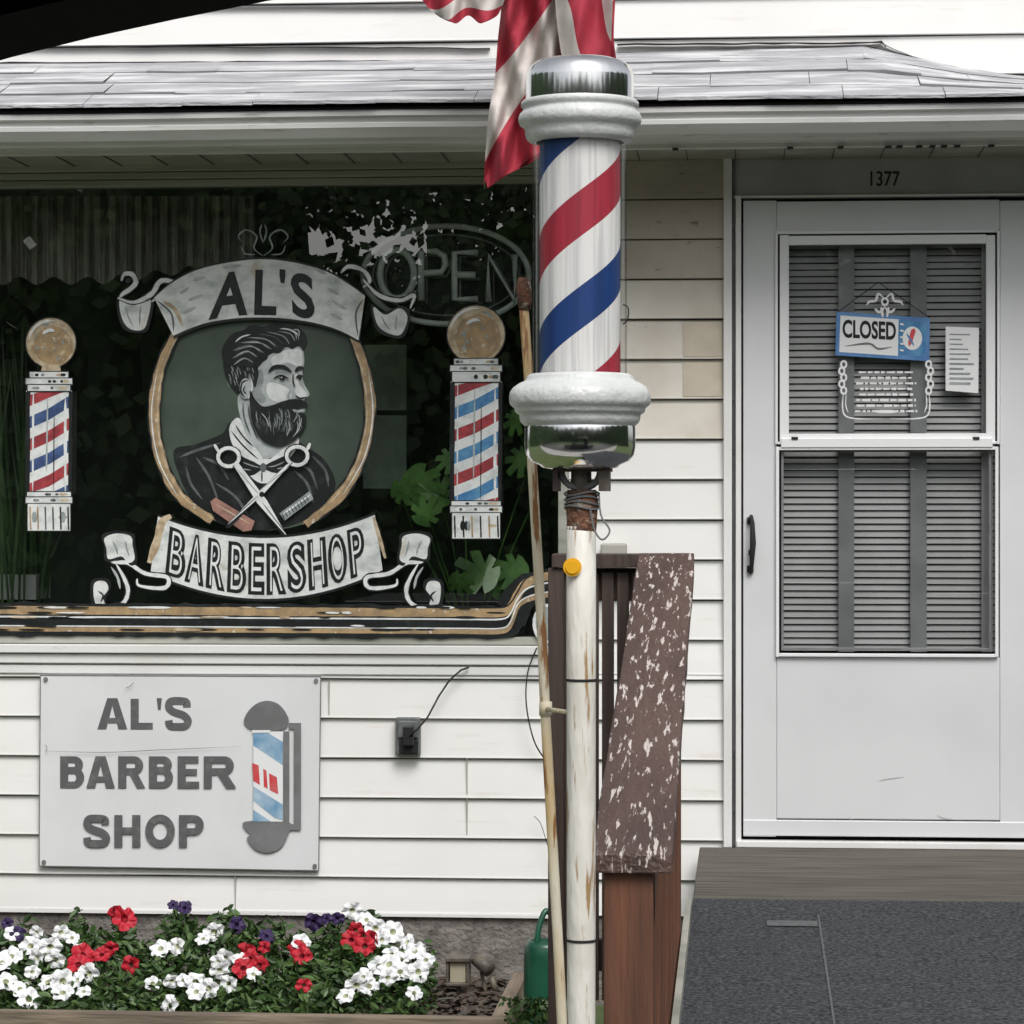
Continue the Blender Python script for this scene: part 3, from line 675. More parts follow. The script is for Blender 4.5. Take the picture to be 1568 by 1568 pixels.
# closed sign
CS=empty('closed_sign'); C=Art(-.0135,.0004)
sb=M('closed_blue',(.08,.20,.45),(.12,.27,.54),20,rough=.4)
C.poly([(1281,477),(1424,487),(1423,553),(1279,544)],sb,False)
C.poly([(1287,483),(1376,489),(1375,545),(1285,539)],m_swhite,False)
C.poly([(1376,490),(1418,493),(1417,546),(1375,543)],pblue,False)
C.text('CLOSED',lambda u,v:(1290+82*u,517+4*u-28*v),m_black,.03)
C.stroke([(1294,530),(1330,526),(1345,534),(1366,531)],3,m_signgrey)
C.ellipse(1397,518,15,18,m_swhite); C.stroke([(1392,530),(1397,512),(1400,503)],7,m_sred); C.stroke([(1388,510),(1400,530)],3,sb)
for i in range(5): C.stroke([(1378,496+i*10),(1384,497+i*10)],3,m_swhite)
C.a.build('sign_face',CS)
C=Art(-.0135,.0004)
C.stroke([(1283,478),(1345,432),(1424,487)],1.5,m_black,1,False)
for sx in (-1,1):
    C.stroke([(1355,458),(1355+sx*10,450),(1355+sx*14,460),(1355+sx*24,462),(1355+sx*28,468)],4,m_swhite)
    C.stroke([(1355,470),(1355+sx*8,478),(1355+sx*16,472)],4,m_swhite); C.stroke([(1355+sx*3,486),(1355+sx*6,470)],4,m_swhite)
C.ellipse(1355,462,6,7,m_swhite); C.ellipse(1355,462,3,3,pd)
C.a.build('hanging_cord_and_emblem',CS)
HD=Art(-.0135,.0004)
for sx in (-1,1):
    x=1357+sx*65
    for k in range(5): HD.stroke(ell(x+sx*(k%2)*3,558+k*10,4,5,10),3,m_swhite,1)
    HD.stroke([(x,600),(x+sx*2,620),(x-sx*2,636),(x-sx*20,641),(x-sx*60,641)],2.2,m_swhite)
    HD.stroke([(x-sx*4,602),(x-sx*3,620),(x-sx*7,632)],1.6,m_swhite)
for k in range(8):
    w_=R.uniform(36,50); x=1357-w_
    while x<1357+w_:
        e_=x+R.uniform(4,14); HD.stroke([(x,570+k*8.5),(min(e_,1357+w_),570+k*8.5)],3.2,m_swhite,1,False,rag=.4); x=e_+2.5
HD.stroke([(1340,630),(1374,630)],5,m_swhite,.3)
HD.a.build('opening_hours_decal')
PN=Art(-.0135,.0004); PN.poly([(1448,500),(1499,502),(1498,602),(1448,598)],m_swhite,False)
for k in range(11):
    PN.stroke([(1454,512+k*7.4),(1454+R.uniform(18,38),512.5+k*7.4)],1.8,pg,1,False)
PN.a.build('paper_notice')
# ================================================================== SHOP SIGN
SG=empty('shop_sign'); a=Acc()
ysn=-.035
q=[S(62,1034,ysn),S(491,1036,ysn),S(488,1333,ysn),S(60,1326,ysn)]
a.add([*q,*[(p.x,p.y+.012,p.z) for p in q]],[(0,3,2,1),(0,1,5,4),(1,2,6,5),(2,3,7,6),(3,0,4,7)],m_sign)
a.build('board',SG)
a=Acc()
for x0,y0,x1,y1 in ((62,1034,491,1036),(491,1036,488,1333),(488,1333,60,1326),(60,1326,62,1034)):
    a.tube([S(x0,y0,ysn),S(x1,y1,ysn)],.0018,m_signgrey,6)
for px,py in ((70,1040),(484,1042),(482,1326),(67,1320)):
    p=S(px,py,ysn-.003); a.tube([(p.x,ysn-.006,p.z),(p.x,ysn+.001,p.z)],.007,m_signgrey,12)
a.build('edge_and_screws',SG)
T=Art(ysn-.0006,.0002)
for ch,x0,x1,y0,y1 in (('A',149,195,1069,1117),('L',200,234,1070,1117),("'",240,248,1069,1087),('S',253,293,1068,1118)):
    T.block(ch,x0,x1,y0,y1,12.5,m_signtxt)
for ch,x0,x1 in (('B',92,129),('A',132,176),('R',181,221),('B',228,265),('E',272,305),('R',312,360)):
    T.block(ch,x0,x1,1158,1207,12.5,m_signtxt)
for ch,x0,x1 in (('S',128,168),('H',175,215),('O',222,268),('P',274,312)):
    T.block(ch,x0,x1,1248,1297,12.5,m_signtxt)
T.poly([(374,1107),(378,1092),(392,1078),(409,1073),(426,1078),(438,1092),(442,1107),(430,1118),(390,1118)],m_signgrey,True)
T.poly([(442,1107),(461,1107),(461,1271),(442,1271),(442,1262),(450,1262),(450,1116),(442,1116)],m_signgrey,False)
T.poly([(434,1120),(443,1120),(443,1258),(434,1258)],m_signgrey,False)
T.poly([(376,1258),(442,1258),(440,1280),(430,1298),(410,1306),(390,1300),(378,1284),(384,1278),(376,1270)],m_signgrey,True,4)
T.poly([(388,1120),(433,1120),(433,1258),(388,1258)],m_swhite,False)
T.poly([(388,1122),(410,1122),(433,1136),(433,1172),(388,1142)],m_sblue,False)
T.poly([(386,1168),(396,1172),(398,1202),(388,1196)],m_sred,False); T.poly([(403,1177),(408,1180),(410,1208),(404,1205)],m_sred,False); T.poly([(412,1184),(424,1190),(426,1216),(413,1210)],m_sred,False)
T.poly([(388,1204),(433,1232),(433,1256),(420,1252),(388,1226)],m_sblue,False); T.poly([(388,1240),(415,1258),(388,1258)],m_sblue,False)
T.poly([(386,1118),(414,1118),(414,1122),(386,1122)],m_swhite,False)
for st in ([(68,1150),(160,1152),(250,1148),(370,1143)],[(205,1044),(200,1050),(190,1055)],[(68,1140),(72,1145),(70,1152)]): T.stroke(st,1.0,m_signgrey)
T.a.build('lettering',SG)
# ================================================================== OUTLET + cords
OB=empty('electrical_outlet'); a=Acc()
a.pbox(605,643,1099,1157,-.05,-.015,m_grbox); a.pbox(609,640,1104,1130,-.064,-.051,m_grbox); a.pbox(611,640,1133,1154,-.06,-.051,m_black)
a.pbox(617,633,1112,1142,-.085,-.064,m_cord)
a.build('box_and_plug',OB,bevel=.004)
a=Acc(); P=[(625,1130,-.08),(640,1116,-.10),(655,1098,-.09),(672,1066,-.06),(688,1042,-.05),(706,1026,-.045),(718,1022,-.035)]
a.tube([S(p[0],p[1],p[2]) for p in P],.0032,m_cord,6)
P=cr([S(822,992,-.045),S(808,1030,-.06),S(806,1080,-.07),(S(818,1135,-.06)),S(838,1168,-.03)],False,5)
a.tube(P,.0025,m_cord,6)
P=cr([S(818,1250,-.04),S(828,1262,-.05),S(840,1300,-.05),S(848,1330,-.03)],False,5); a.tube(P,.0012,m_cord,5)
a.build('power_cord',OB,smooth=True)
# ================================================================== BARBER POLE
BP=empty('barber_pole'); yp=-4.35
pc=S(888,784,yp); dpt=-math.sin(TH)*(pc.x-CX)+math.cos(TH)*(yp-CY); k=dpt/FP
def pz(py): return CZ+(784-py)*k
def prof(l): return [(r*k,pz(y)) for r,y in l]
a=Acc()
a.lathe(prof([(0,88),(30,89),(55,92),(70,97),(78,104),(82,113),(83,122),(83,156)]),0,0,m_chrome)
a.lathe(prof([(82,200),(62,205),(62,214)]),0,0,m_cast)
a.lathe(prof([(62,574),(70,576),(0,577)]),0,0,m_cast)
a.lathe(prof([(84,652),(85,656),(85,684),(83,696),(76,706),(62,712),(58,716),(40,719),(0,719)]),0,0,m_chrome)
a.build('chrome_caps',BP,smooth=True,loc=(pc.x,yp,0))
a=Acc()
a.lathe(prof([(80,154),(87,155),(90,158),(90.5,163),(88,166),(86.5,168),(87.5,171),(92,175),(94,180),(94,187),(92,192),(86,196),(84.5,198),(84,206),(82,213),(78,217),(68,219)]),0,0,m_cast)
a.lathe(prof([(66,572),(76,573),(81,576),(82,579),(84,583),(93,587),(102,593),(107,600),(108.5,607),(108.5,614),(107,620),(102,624),(100,626),(100,630),(97,633),(93,635),(92.5,641),(91,646),(87,650),(84,653)]),0,0,m_cast)
a.build('cast_rings',BP,smooth=True,loc=(pc.x,yp,0))
sm=bpy.data.materials.new('barber_stripes'); sm.use_nodes=True; nt=sm.node_tree; N=nt.nodes; L=nt.links; b=N['Principled BSDF']; b.inputs['Roughness'].default_value=.45
tc=N.new('ShaderNodeTexCoord'); sx=N.new('ShaderNodeSeparateXYZ'); L.new(tc.outputs['Object'],sx.inputs[0])
def mth(op,a_,b_=None):
    n=N.new('ShaderNodeMath'); n.operation=op
    for i,v in enumerate((a_,b_)):
        if v is None: continue
        if isinstance(v,(int,float)): n.inputs[i].default_value=v
        else: L.new(v,n.inputs[i])
    return n.outputs[0]
at=mth('ARCTAN2',sx.outputs[1],sx.outputs[0]); pitch=290*k
val=mth('SUBTRACT',mth('DIVIDE',sx.outputs[2],pitch),mth('DIVIDE',at,2*math.pi))
ph=-(pz(582)/pitch)-.25
val=mth('FRACT',mth('ADD',val,ph+20))
rp_=N.new('ShaderNodeValToRGB'); rp_.color_ramp.interpolation='CONSTANT'; e=rp_.color_ramp.elements
wh=(.84,.83,.81,1); e[0].position=0; e[0].color=wh; e[1].position=.24; e[1].color=(.012,.050,.20,1)
for p_,c_ in ((.465,wh),(.725,(.40,.030,.055,1)),(.965,wh)):
    q_=e.new(p_); q_.color=c_
L.new(val,rp_.inputs[0])
mp=N.new('ShaderNodeMapping'); mp.inputs['Scale'].default_value=(1,1,.03); L.new(tc.outputs['Object'],mp.inputs[0])
nz=N.new('ShaderNodeTexNoise'); nz.inputs['Scale'].default_value=110; nz.inputs['Detail'].default_value=3; L.new(mp.outputs[0],nz.inputs[0])
r2=N.new('ShaderNodeValToRGB'); r2.color_ramp.elements[0].position=.38; r2.color_ramp.elements[0].color=(.76,.76,.78,1); r2.color_ramp.elements[1].position=.55; r2.color_ramp.elements[1].color=(1,1,1,1)
L.new(nz.outputs[0],r2.inputs[0])
mx=N.new('ShaderNodeMix'); mx.data_type='RGBA'; mx.blend_type='MULTIPLY'; mx.inputs[0].default_value=1
L.new(rp_.outputs[0],mx.inputs[6]); L.new(r2.outputs[0],mx.inputs[7]); L.new(mx.outputs[2],b.inputs['Base Color'])
bpn=N.new('ShaderNodeBump'); bpn.inputs['Strength'].default_value=.35; bpn.inputs['Distance'].default_value=.003; L.new(nz.outputs[0],bpn.inputs['Height']); L.new(bpn.outputs[0],b.inputs['Normal'])
a=Acc(); a.lathe(prof([(62,576),(62,212)]),0,0,sm,96); a.build('striped_cylinder',BP,smooth=True,loc=(pc.x,yp,0))
a=Acc(); a.lathe(prof([(72,575),(72,216)]),0,0,glassmat('pole_glass',.06,(.99,.995,.995),0.02,.5),96); a.build('glass_tube',BP,smooth=True,loc=(pc.x,yp,0))
a=Acc(); 
def ppx(px): return pc.x+(px-888)*k
a.box(ppx(848),ppx(936),yp-.03,yp+.05,pz(722),pz(716),m_brown3)
a.box(ppx(848),ppx(856),yp-.03,yp+.05,pz(752),pz(722),m_brown3); a.box(ppx(918),ppx(934),yp-.03,yp+.03,pz(752),pz(722),m_lantern)
a.tube([(ppx(890+30*math.cos(t)),yp-.01,pz(722+26*math.sin(t))) for t in frange(0,math.pi,.3)],.006,m_signgrey,8)
a.tube([(ppx(890),yp,pz(722)),(ppx(890),yp,pz(760))],.017,m_lantern,12)
a.tube([(ppx(891),yp,pz(750)),(ppx(891),yp,pz(765)),(ppx(891),yp,pz(800)),(ppx(890),yp,pz(812))],[.024,.027,.025,.0248],m_rust,20)
for i in range(4):
    y_=756+i*7; a.tube([(ppx(891)+.0285*math.cos(t),yp+.0285*math.sin(t),pz(y_+3*math.sin(t*2+i))) for t in frange(0,2*math.pi,.3)],.0018,m_signgrey,5)
P=cr([(ppx(918),yp-.02,pz(756)),(ppx(922),yp-.03,pz(790)),(ppx(935),yp-.03,pz(812)),(ppx(924),yp-.03,pz(826)),(ppx(912),yp-.03,pz(812)),(ppx(905),yp-.03,pz(778))],False,5)
a.tube(P,.0016,m_signgrey,6)
a.build('bracket',BP)
a=Acc()
a.lathe([(.0235,0),(.0235,pz(1438)),(.0240,pz(1434)),(.0240,pz(1042)),(.0245,pz(1037)),(.0245,pz(806)),(.02,pz(800)),(0,pz(800))],0,0,m_post,40)
a.build('post',BP,smooth=True,loc=(ppx(890),yp,0))
a=Acc()
for y_ in (1041,1439): a.lathe([(.0250,pz(y_+2)),(.0256,pz(y_+1)),(.0256,pz(y_-1)),(.0250,pz(y_-2))],0,0,m_black,40)
a.build('joint_bands',BP,loc=(ppx(890),yp,0))
a=Acc(); a.tube([(ppx(878),yp-.024,pz(868)),(ppx(878),yp-.030,pz(868))],14*k,m_yel,24); a.tube([(ppx(878),yp-.030,pz(868)),(ppx(878),yp-.033,pz(868))],10*k,m_yel,24); a.build('reflector',BP)
a=Acc(); P=cr([(ppx(955),yp-.02,pz(468)),(ppx(963),yp-.03,pz(474)),(ppx(962),yp-.03,pz(492)),(ppx(955),yp-.02,pz(498))],False,5); a.tube(P,.0012,m_cord,5); a.build('wire_loop',BP)
# slim leaning pole
FPn=empty('leaning_flagpole'); a=Acc(); yf=-4.15
p0=S(803,470,yf); p1=S(861,1568,yf); dz=(p0.z-p1.z); pb=p1+(p1-p0)*(p1.z/dz)
pb=Vector((pb.x,yf,0))
pts=[pb.lerp(p0,i/14) for i in range(15)]
pts=[p+Vector((R.uniform(-.0015,.0015),0,0)) for p in pts]
a.tube(pts,[.0095-.0012*i/14 for i in range(15)],m_thin,14)
a.build('shaft',FPn,smooth=True)
a=Acc(); q0=S(804,475,yf); q1=S(801,425,yf); a.tube([q0,q0.lerp(q1,.3),q0.lerp(q1,.8),q1],[.010,.013,.013,.009],m_rust,14)
f=S(803+(1085-470)*.0528,1085,yf); a.tube([f+Vector((0,0,.012)),f+Vector((0,0,-.012))],.0112,m_thin,12)
a.tube([S(838,1086,yf-.01),S(866,1090,yf-.15)],.004,m_thin,8)
a.build('rusty_socket',FPn,smooth=True)
# ================================================================== FLAG
FL=empty('american_flag'); fm=bpy.data.materials.new('flag_cloth'); fm.use_nodes=True; nt=fm.node_tree; N=nt.nodes; L=nt.links; b=N['Principled BSDF']; b.inputs['Roughness'].default_value=.8
uvn=N.new('ShaderNodeUVMap'); uvn.uv_map='UVMap'; sx=N.new('ShaderNodeSeparateXYZ'); L.new(uvn.outputs[0],sx.inputs[0])
fr=mth('FRACT',sx.outputs[0]); rr=N.new('ShaderNodeValToRGB'); rr.color_ramp.interpolation='CONSTANT'; e=rr.color_ramp.elements
e[0].color=(.42,.03,.055,1); e[1].position=.5; e[1].color=(.66,.61,.58,1); L.new(fr,rr.inputs[0])
mx=N.new('ShaderNodeMix'); mx.data_type='RGBA'; mx.blend_type='MULTIPLY'; mx.inputs[0].default_value=1
nz=N.new('ShaderNodeTexNoise'); nz.inputs['Scale'].default_value=18; tc=N.new('ShaderNodeTexCoord'); L.new(tc.outputs['Object'],nz.inputs[0])
r2=N.new('ShaderNodeValToRGB'); r2.color_ramp.elements[0].position=.3; r2.color_ramp.elements[0].color=(.75,.75,.75,1); r2.color_ramp.elements[1].position=.7; r2.color_ramp.elements[1].color=(1,1,1,1); L.new(nz.outputs[0],r2.inputs[0])
L.new(rr.outputs[0],mx.inputs[6]); L.new(r2.outputs[0],mx.inputs[7]); L.new(mx.outputs[2],b.inputs['Base Color'])
def cloth(name,rows,yb,per,ph,amp,nn=44,kx=.78,ky=.62,fold=50):
    vs=[];fs=[];uv=[]
    rows_=cr([(r[0],r[1],r[2]) for r in rows],False,8)
    for i,r in enumerate(rows_):
        py,l,rt=r
        for j in range(nn+1):
            u=j/nn; px=l+(rt-l)*u; 
            yy=yb+amp*math.sin(2*math.pi*(px-py*.18)/fold+ph)+amp*.5*math.sin(2*math.pi*(px+py*.3)/(fold*.57)+1.3)
            pyy=py+ (6*math.sin(u*9+py*.01))
            vs.append(S(px,pyy,yy)); uv.append(((px*kx+py*ky)/per+ph*.1+.06*math.sin(py*.03+px*.02), u))
    for i in range(len(rows_)-1):
        for j in range(nn): q=i*(nn+1)+j; fs.append((q,q+1,q+nn+2,q+nn+1))
    me=bpy.data.meshes.new(name); me.from_pydata([tuple(v) for v in vs],[],fs); me.materials.append(fm)
    ul=me.uv_layers.new(name='UVMap')
    for lp in me.loops: ul.data[lp.index].uv=uv[lp.vertex_index]
    me.polygons.foreach_set('use_smooth',[True]*len(fs))
    o=bpy.data.objects.new(name,me); sc.collection.objects.link(o); o.parent=FL
cloth('main_drape',[(-330,800,900),(-200,770,930),(-100,770,945),(0,768,942),(60,762,940),(120,757,945),(170,748,930),(220,744,870),(255,742,812),(282,741,752)],-1.0,150,1.4,.034)
cloth('side_fold',[(-200,700,800),(-60,610,790),(-10,640,775),(10,655,768),(24,672,760),(30,690,745)],-1.06,40,.4,.02,kx=.25,ky=1.0)
cloth('back_fold',[(-150,840,940),(0,850,938),(80,860,936),(150,880,940),(230,890,930)],-1.10,110,1.4,.02,kx=1,ky=-.35,fold=70)
a=Acc(); xf=Xof(850,-1)
a.tube([(xf,-.01,3.62),(xf,-1.9,4.45)],.014,m_post,12); a.tube([(xf,-.03,3.63),(xf,-.12,3.66)],.025,m_signgrey,12)
a.build('staff',FL)
# ================================================================== RAMP, DECK, RAILING
a=Acc(); xr0=.60; xe=3.2
a.box(xr0,xe,-1.262,-.062,z_deck-.045,z_deck-.016,m_deck)
a.box(xr0+.01,xe,-1.25,-.02,.0,z_deck-.05,m_brown3)
a.build('porch_slab',bevel=.004)
zc=z_deck-.014
a=Acc()
def rampz(y): return zc-.035*(-1.26-y) if y>-4.3 else zc-.106-.18*(-4.3-y)
ys=[-1.266,-2,-3,-4.3,-5.6,-6.3]
vs=[];fs=[]
for y in ys: vs+=[(xr0,y,rampz(y)),(xe,y,rampz(y)),(xr0,y,0),(xe,y,0)]
for i in range(len(ys)-1):
    q=4*i; fs+=[(q,q+4,q+5,q+1),(q+2,q+6,q+4,q),(q+1,q+5,q+7,q+3)]
fs+=[(0,1,3,2)]
a.add(vs,fs,m_carpet)
def rr_(x,y,l=.003): return (x,y,rampz(y)+l)
a.add([rr_(.80,-1.60),rr_(.93,-1.60),rr_(.93,-1.68),rr_(.80,-1.68)],[(0,3,2,1)],m_tape)
a.add([rr_(.933,-1.50),rr_(.938,-1.50),rr_(.938,-4),rr_(.933,-4)],[(0,3,2,1)],m_tape)
a.build('carpeted_ramp')
a=Acc(); x0_,x1_=.586,.602
a.add([(x0_,-1.5,zc+.03),(x1_,-1.5,zc+.03),(x1_,-4.2,rampz(-4.2)+.03),(x0_,-4.2,rampz(-4.2)+.03),
 (x0_,-1.5,zc-.05),(x1_,-1.5,zc-.05),(x1_,-4.2,rampz(-4.2)-.05),(x0_,-4.2,rampz(-4.2)-.05)],[(0,3,2,1),(0,1,5,4),(1,2,6,5),(3,0,4,7),(2,3,7,6)],m_winfr)
a.build('ramp_edge_strip')
HR=empty('wooden_handrail')
xh=.547; yA,zA=-1.93,1.474; yB,zB=-4.12,.985
def beam(a,p0,p1,wx_,tz,mat,n=14,jit=0):
    vs=[];fs=[]
    for i in range(n+1):
        t=i/n; p=Vector(p0).lerp(Vector(p1),t); j=R.uniform(-jit,jit); j2=R.uniform(-jit,jit)
        vs+=[(p.x-wx_/2+j,p.y,p.z+j2),(p.x+wx_/2+j2,p.y,p.z+j),(p.x+wx_/2+j2,p.y,p.z-tz),(p.x-wx_/2+j,p.y,p.z-tz)]
    for i in range(n):
        q=4*i
        for k_ in range(4): fs.append((q+k_,q+(k_+1)%4,q+4+(k_+1)%4,q+4+k_))
    fs+=[(3,2,1,0),(4*n,4*n+1,4*n+2,4*n+3)]
    a.add(vs,fs,mat)
a=Acc(); beam(a,(xh,yA,zA),(xh,yB,zB),.14,.036,m_brown,16,.0015); o=a.build('cap_rail',HR,bevel=.004)
a=Acc()
beam(a,(xh+.018,yA,zA-.038),(xh+.018,yB+.05,zB-.038-.01),.036,.09,m_brown2)
def railz(y): return zA+(zB-zA)*(y-yA)/(yB-yA)
yy=yA-.12
while yy>yB+.15:
    a.box(xh-.003,xh+.034,yy-.018,yy+.018,rampz(yy)-.1,railz(yy)-.06,m_brown2); yy-=.125
a.box(xh-.05,xh+.036,yB+.02,yB+.108,0,railz(yB+.1)-.034,m_brown2)
a.box(xh-.05,xh+.036,yA-.07,yA+.02,0,zA-.040,m_brown2)
a.box(xh-.0,xh+.025,yB+.11,yA-.07,rampz(-3)-.25,rampz(-3)-.08,m_brown3)
a.build('posts_and_balusters',HR,bevel=.003)
PR=empty('porch_railing'); a=Acc()
xa=Xof(846,yA); xb_=xh-.05
a.box(xa,xb_+.02,yA-.03,yA+.10,zA-.038,zA-.004,m_brown3)
a.box(xa,xb_,yA+.02,yA+.055,zA-.12,zA-.04,m_brown3); a.box(xa,xb_,yA+.02,yA+.055,.42,.50,m_brown3)
x=xa+.01
while x<xb_-.02:
    a.box(x,x+.03,yA+.0,yA+.019,.35,zA-.05,m_brown3); x+=.038
a.box(xa-.01,xa+.03,yA-.02,yA+.06,0,zA-.04,m_brown3)
a.build('rails_and_slats',PR,bevel=.002)
a=Acc(); p=S(940,834,-.06); a.box(p.x-.04,p.x+.04,-.11,-.02,p.z-.1,p.z+.004,m_soffit); a.build('meter_box',H,bevel=.006)
# ================================================================== FLOWER BED
FB=empty('flower_bed'); a=Acc()
yb0=-.80; xbr=Xof(775,-.3)
n=60; vs=[];fs=[]
for i in range(n+1):
    for j in range(9):
        x=XL+(xbr-XL)*i/n; y=-.006+(yb0+.006)*j/8; vs.append((x,y,.065+R.uniform(-.014,.014)))
for i in range(n):
    for j in range(8): q=i*9+j; fs.append((q,q+1,q+10,q+9))
a.add(vs,fs,m_soil)
for i in range(900):
    x=R.uniform(Xof(600),xbr); y=R.uniform(yb0,-.02); s_=R.uniform(.008,.025); an=R.uniform(0,6.28)
    c=Vector((x,y,.078+R.uniform(0,.012))); u=Vector((math.cos(an),math.sin(an),R.uniform(-.4,.4)))*s_; v=Vector((-math.sin(an),math.cos(an),R.uniform(-.5,.5)))*s_*.35
    a.add([c-u-v,c+u-v,c+u+v,c-u+v],[(0,1,2,3)],R.choice([m_soil,m_deck,m_brown3]))
a.build('soil',FB)
m_timber=M('bed_timber',(.24,.19,.14),(.14,.11,.085),7,rough=.85,stretch=(.3,3,3),bump=.6)
m_timber2=M('bed_timber_y',(.30,.24,.18),(.18,.14,.11),7,rough=.85,stretch=(3,.3,3),bump=.6)
a=Acc(); a.box(XL,xbr+.05,yb0-.045,yb0,0,.105,m_timber); a.box(xbr,xbr+.045,yb0+.002,-.03,0,.108,m_timber2); a.build('timber_edging',FB,bevel=.004)
def fmat(n_,c,c2): return M(n_,c,c2,60,.4,.65,rough=.6)
f_w=fmat('petal_white',(.84,.85,.86),(.74,.76,.78)); f_wc=M('petal_white_throat',(.50,.52,.36),rough=.6)
f_r=fmat('petal_red',(.52,.010,.030),(.38,.008,.02)); f_rc=M('petal_red_throat',(.22,.01,.02),rough=.6)
f_p=fmat('petal_purple',(.035,.014,.085),(.022,.010,.055)); f_pc=M('petal_purple_throat',(.015,.005,.04),rough=.6)
lf=[M('leaf_a',(.05,.105,.025),(.035,.08,.02),30,rough=.5),M('leaf_b',(.085,.15,.04),(.06,.11,.03),30,rough=.5),M('leaf_c',(.03,.06,.018),rough=.5)]
def bloom(a,c,r,nrm,m1,m2):
    nrm=nrm.normalized(); u=Vector((0,0,1)).cross(nrm).normalized(); v=nrm.cross(u); ph=R.uniform(0,6.28); n_=30; vs=[];fs=[]
    asp=R.uniform(.78,1.05)
    rings=((.0,-.55),(.14,-.30),(.28,-.04),(.66,.04),(1,.0))
    for k_,(rr,h) in enumerate(rings):
        for i in range(n_):
            t=2*math.pi*i/n_; lob=1 if k_<3 else (1-.24*(1-abs(math.cos(2.5*(t)+ph)))**2.2*(.5 if k_==3 else 1))
            hh=h+ (0 if k_<3 else (.14*math.sin(5*t+ph*2)+R.uniform(-.07,.07))*(rr))
            vs.append(c+(u*math.cos(t)+v*math.sin(t)*asp)*r*rr*lob+nrm*hh*r)
    for k_ in range(4):
        ff=[(k_*n_+i,k_*n_+(i+1)%n_,(k_+1)*n_+(i+1)%n_,(k_+1)*n_+i) for i in range(n_)]
        fs.append((ff,m2 if k_<2 else m1))
    o=len(a.v)
    a.v+=[tuple(q) for q in vs]
    for ff,m in fs:
        if m not in a.mats: a.mats.append(m)
        kk=a.mats.index(m)
        for f in ff: a.f.append([i+o for i in f]); a.mi.append(kk)
Wt=[(20,1428),(58,1430),(92,1425),(75,1448),(45,1450),(110,1440),(125,1455),(84,1468),(20,1465),(50,1490),(72,1500),(92,1522),(45,1527),(12,1500),(3,1475),(120,1500),(30,1512),(60,1470),(98,1505),(-20,1450),(-25,1490),(325,1424),(310,1440),(345,1465),(270,1452),(248,1450),(340,1490),(298,1500),(322,1516),(238,1503),(262,1506),(285,1504),(262,1538),(350,1510),(392,1488),(540,1398),(565,1410),(600,1428),(620,1440),(632,1455),(650,1470),(600,1460),(580,1480),(610,1490),(640,1488),(565,1506),(542,1512),(530,1526),(462,1442),(598,1500),(586,1440),(644,1450),(616,1466),(552,1405),(575,1425),(634,1520),(555,1500),(596,1478),(372,1468),(330,1474),(130,1520),(300,1522),(140,1490)]
Rd=[(130,1466),(155,1460),(385,1468),(402,1454),(370,1482),(376,1460),(460,1460),(545,1425),(560,1450),(465,1508),(203,1476),(180,1400),(194,1404),(538,1442),(568,1440),(120,1478),(170,1452),(395,1475),(455,1448)]
Pu=[(12,1416),(265,1388),(286,1388),(365,1413),(410,1436),(500,1408),(480,1412),(515,1410),(30,1426)]
a=Acc()
def fy(py): return -.22-.48*(py-1385)/170
for lst,m1,m2,r0 in ((Wt,f_w,f_wc,.036),(Rd,f_r,f_rc,.037),(Pu,f_p,f_pc,.027)):
    for px,py in lst:
        c=S(px+R.uniform(-4,4),py+R.uniform(-4,4),fy(py)-.03)
        bloom(a,c,r0*R.uniform(.66,1.12),Vector((R.uniform(-.8,.8),-1,R.uniform(-.3,1.1))),m1,m2)
        b0=Vector((c.x,c.y+.02,c.z-.02)); a.tube([b0,b0+Vector((R.uniform(-.02,.02),.04,-.08))],.002,lf[1],5)
def topy(px):
    return 1412+10*math.sin(px*.031)+12*math.sin(px*.083+1)+ (0 if px<560 else (px-560)*.35) - (16 if 240<px<300 else 0)+(14 if 130<px<240 else 0)
cnt=0
while cnt<9000:
    px=R.uniform(-60,668); py=R.uniform(1385,1585); 
    if py<topy(px)+R.uniform(-8,20): continue
    if px>640 and R.random()<.5: continue
    cnt+=1
    c=S(px,py,fy(py)+R.uniform(-.02,.12)); s_=R.uniform(.010,.024)
    if c.z<.05: continue
    d=Vector((R.uniform(-1,1),R.uniform(-1,.3),R.uniform(-.4,1))).normalized(); sd=d.cross(Vector((R.uniform(-1,1),R.uniform(-1,1),R.uniform(-1,1)))).normalized()
    nn_=d.cross(sd)*.18
    a.add([c-d*s_,c-d*s_*.2+sd*s_*.42+nn_*s_,c+d*s_*.5+sd*s_*.34+nn_*s_,c+d*s_,c+d*s_*.5-sd*s_*.34+nn_*s_,c-d*s_*.2-sd*s_*.42+nn_*s_],[(0,1,2,3),(0,3,4,5)],R.choices(lf,[3,3,2])[0])
for i in range(160):
    px=R.uniform(-40,650); py=R.uniform(topy(px),1540); c=S(px,py,fy(py)); a.tube([c,c+Vector((R.uniform(-.04,.04),.03,-.1))],.0018,lf[1],5)
a.build('petunias',smooth=False)
a=Acc()
for i in range(420):
    px=R.gauss(820,22); py=R.uniform(1528,1600); c=S(px,py,-.86+R.uniform(-.05,.05)); s_=R.uniform(.008,.016)
    d=Vector((R.uniform(-1,1),R.uniform(-1,.3),R.uniform(-.2,1))).normalized(); sd=d.cross(Vector((R.uniform(-1,1),R.uniform(-1,1),.3))).normalized()
    a.add([c-d*s_,c+sd*s_*.6,c+d*s_,c-sd*s_*.6],[(0,1,2,3)],R.choice(lf))
a.build('clover_weeds')
GL=empty('garden_light'); a=Acc(); c=S(702,1485,-.3)
a.box(c.x-.038,c.x+.038,-.34,-.26,c.z+.03,c.z+.042,m_lantern); a.box(c.x-.036,c.x+.036,-.335,-.265,c.z-.045,c.z-.036,m_lantern)
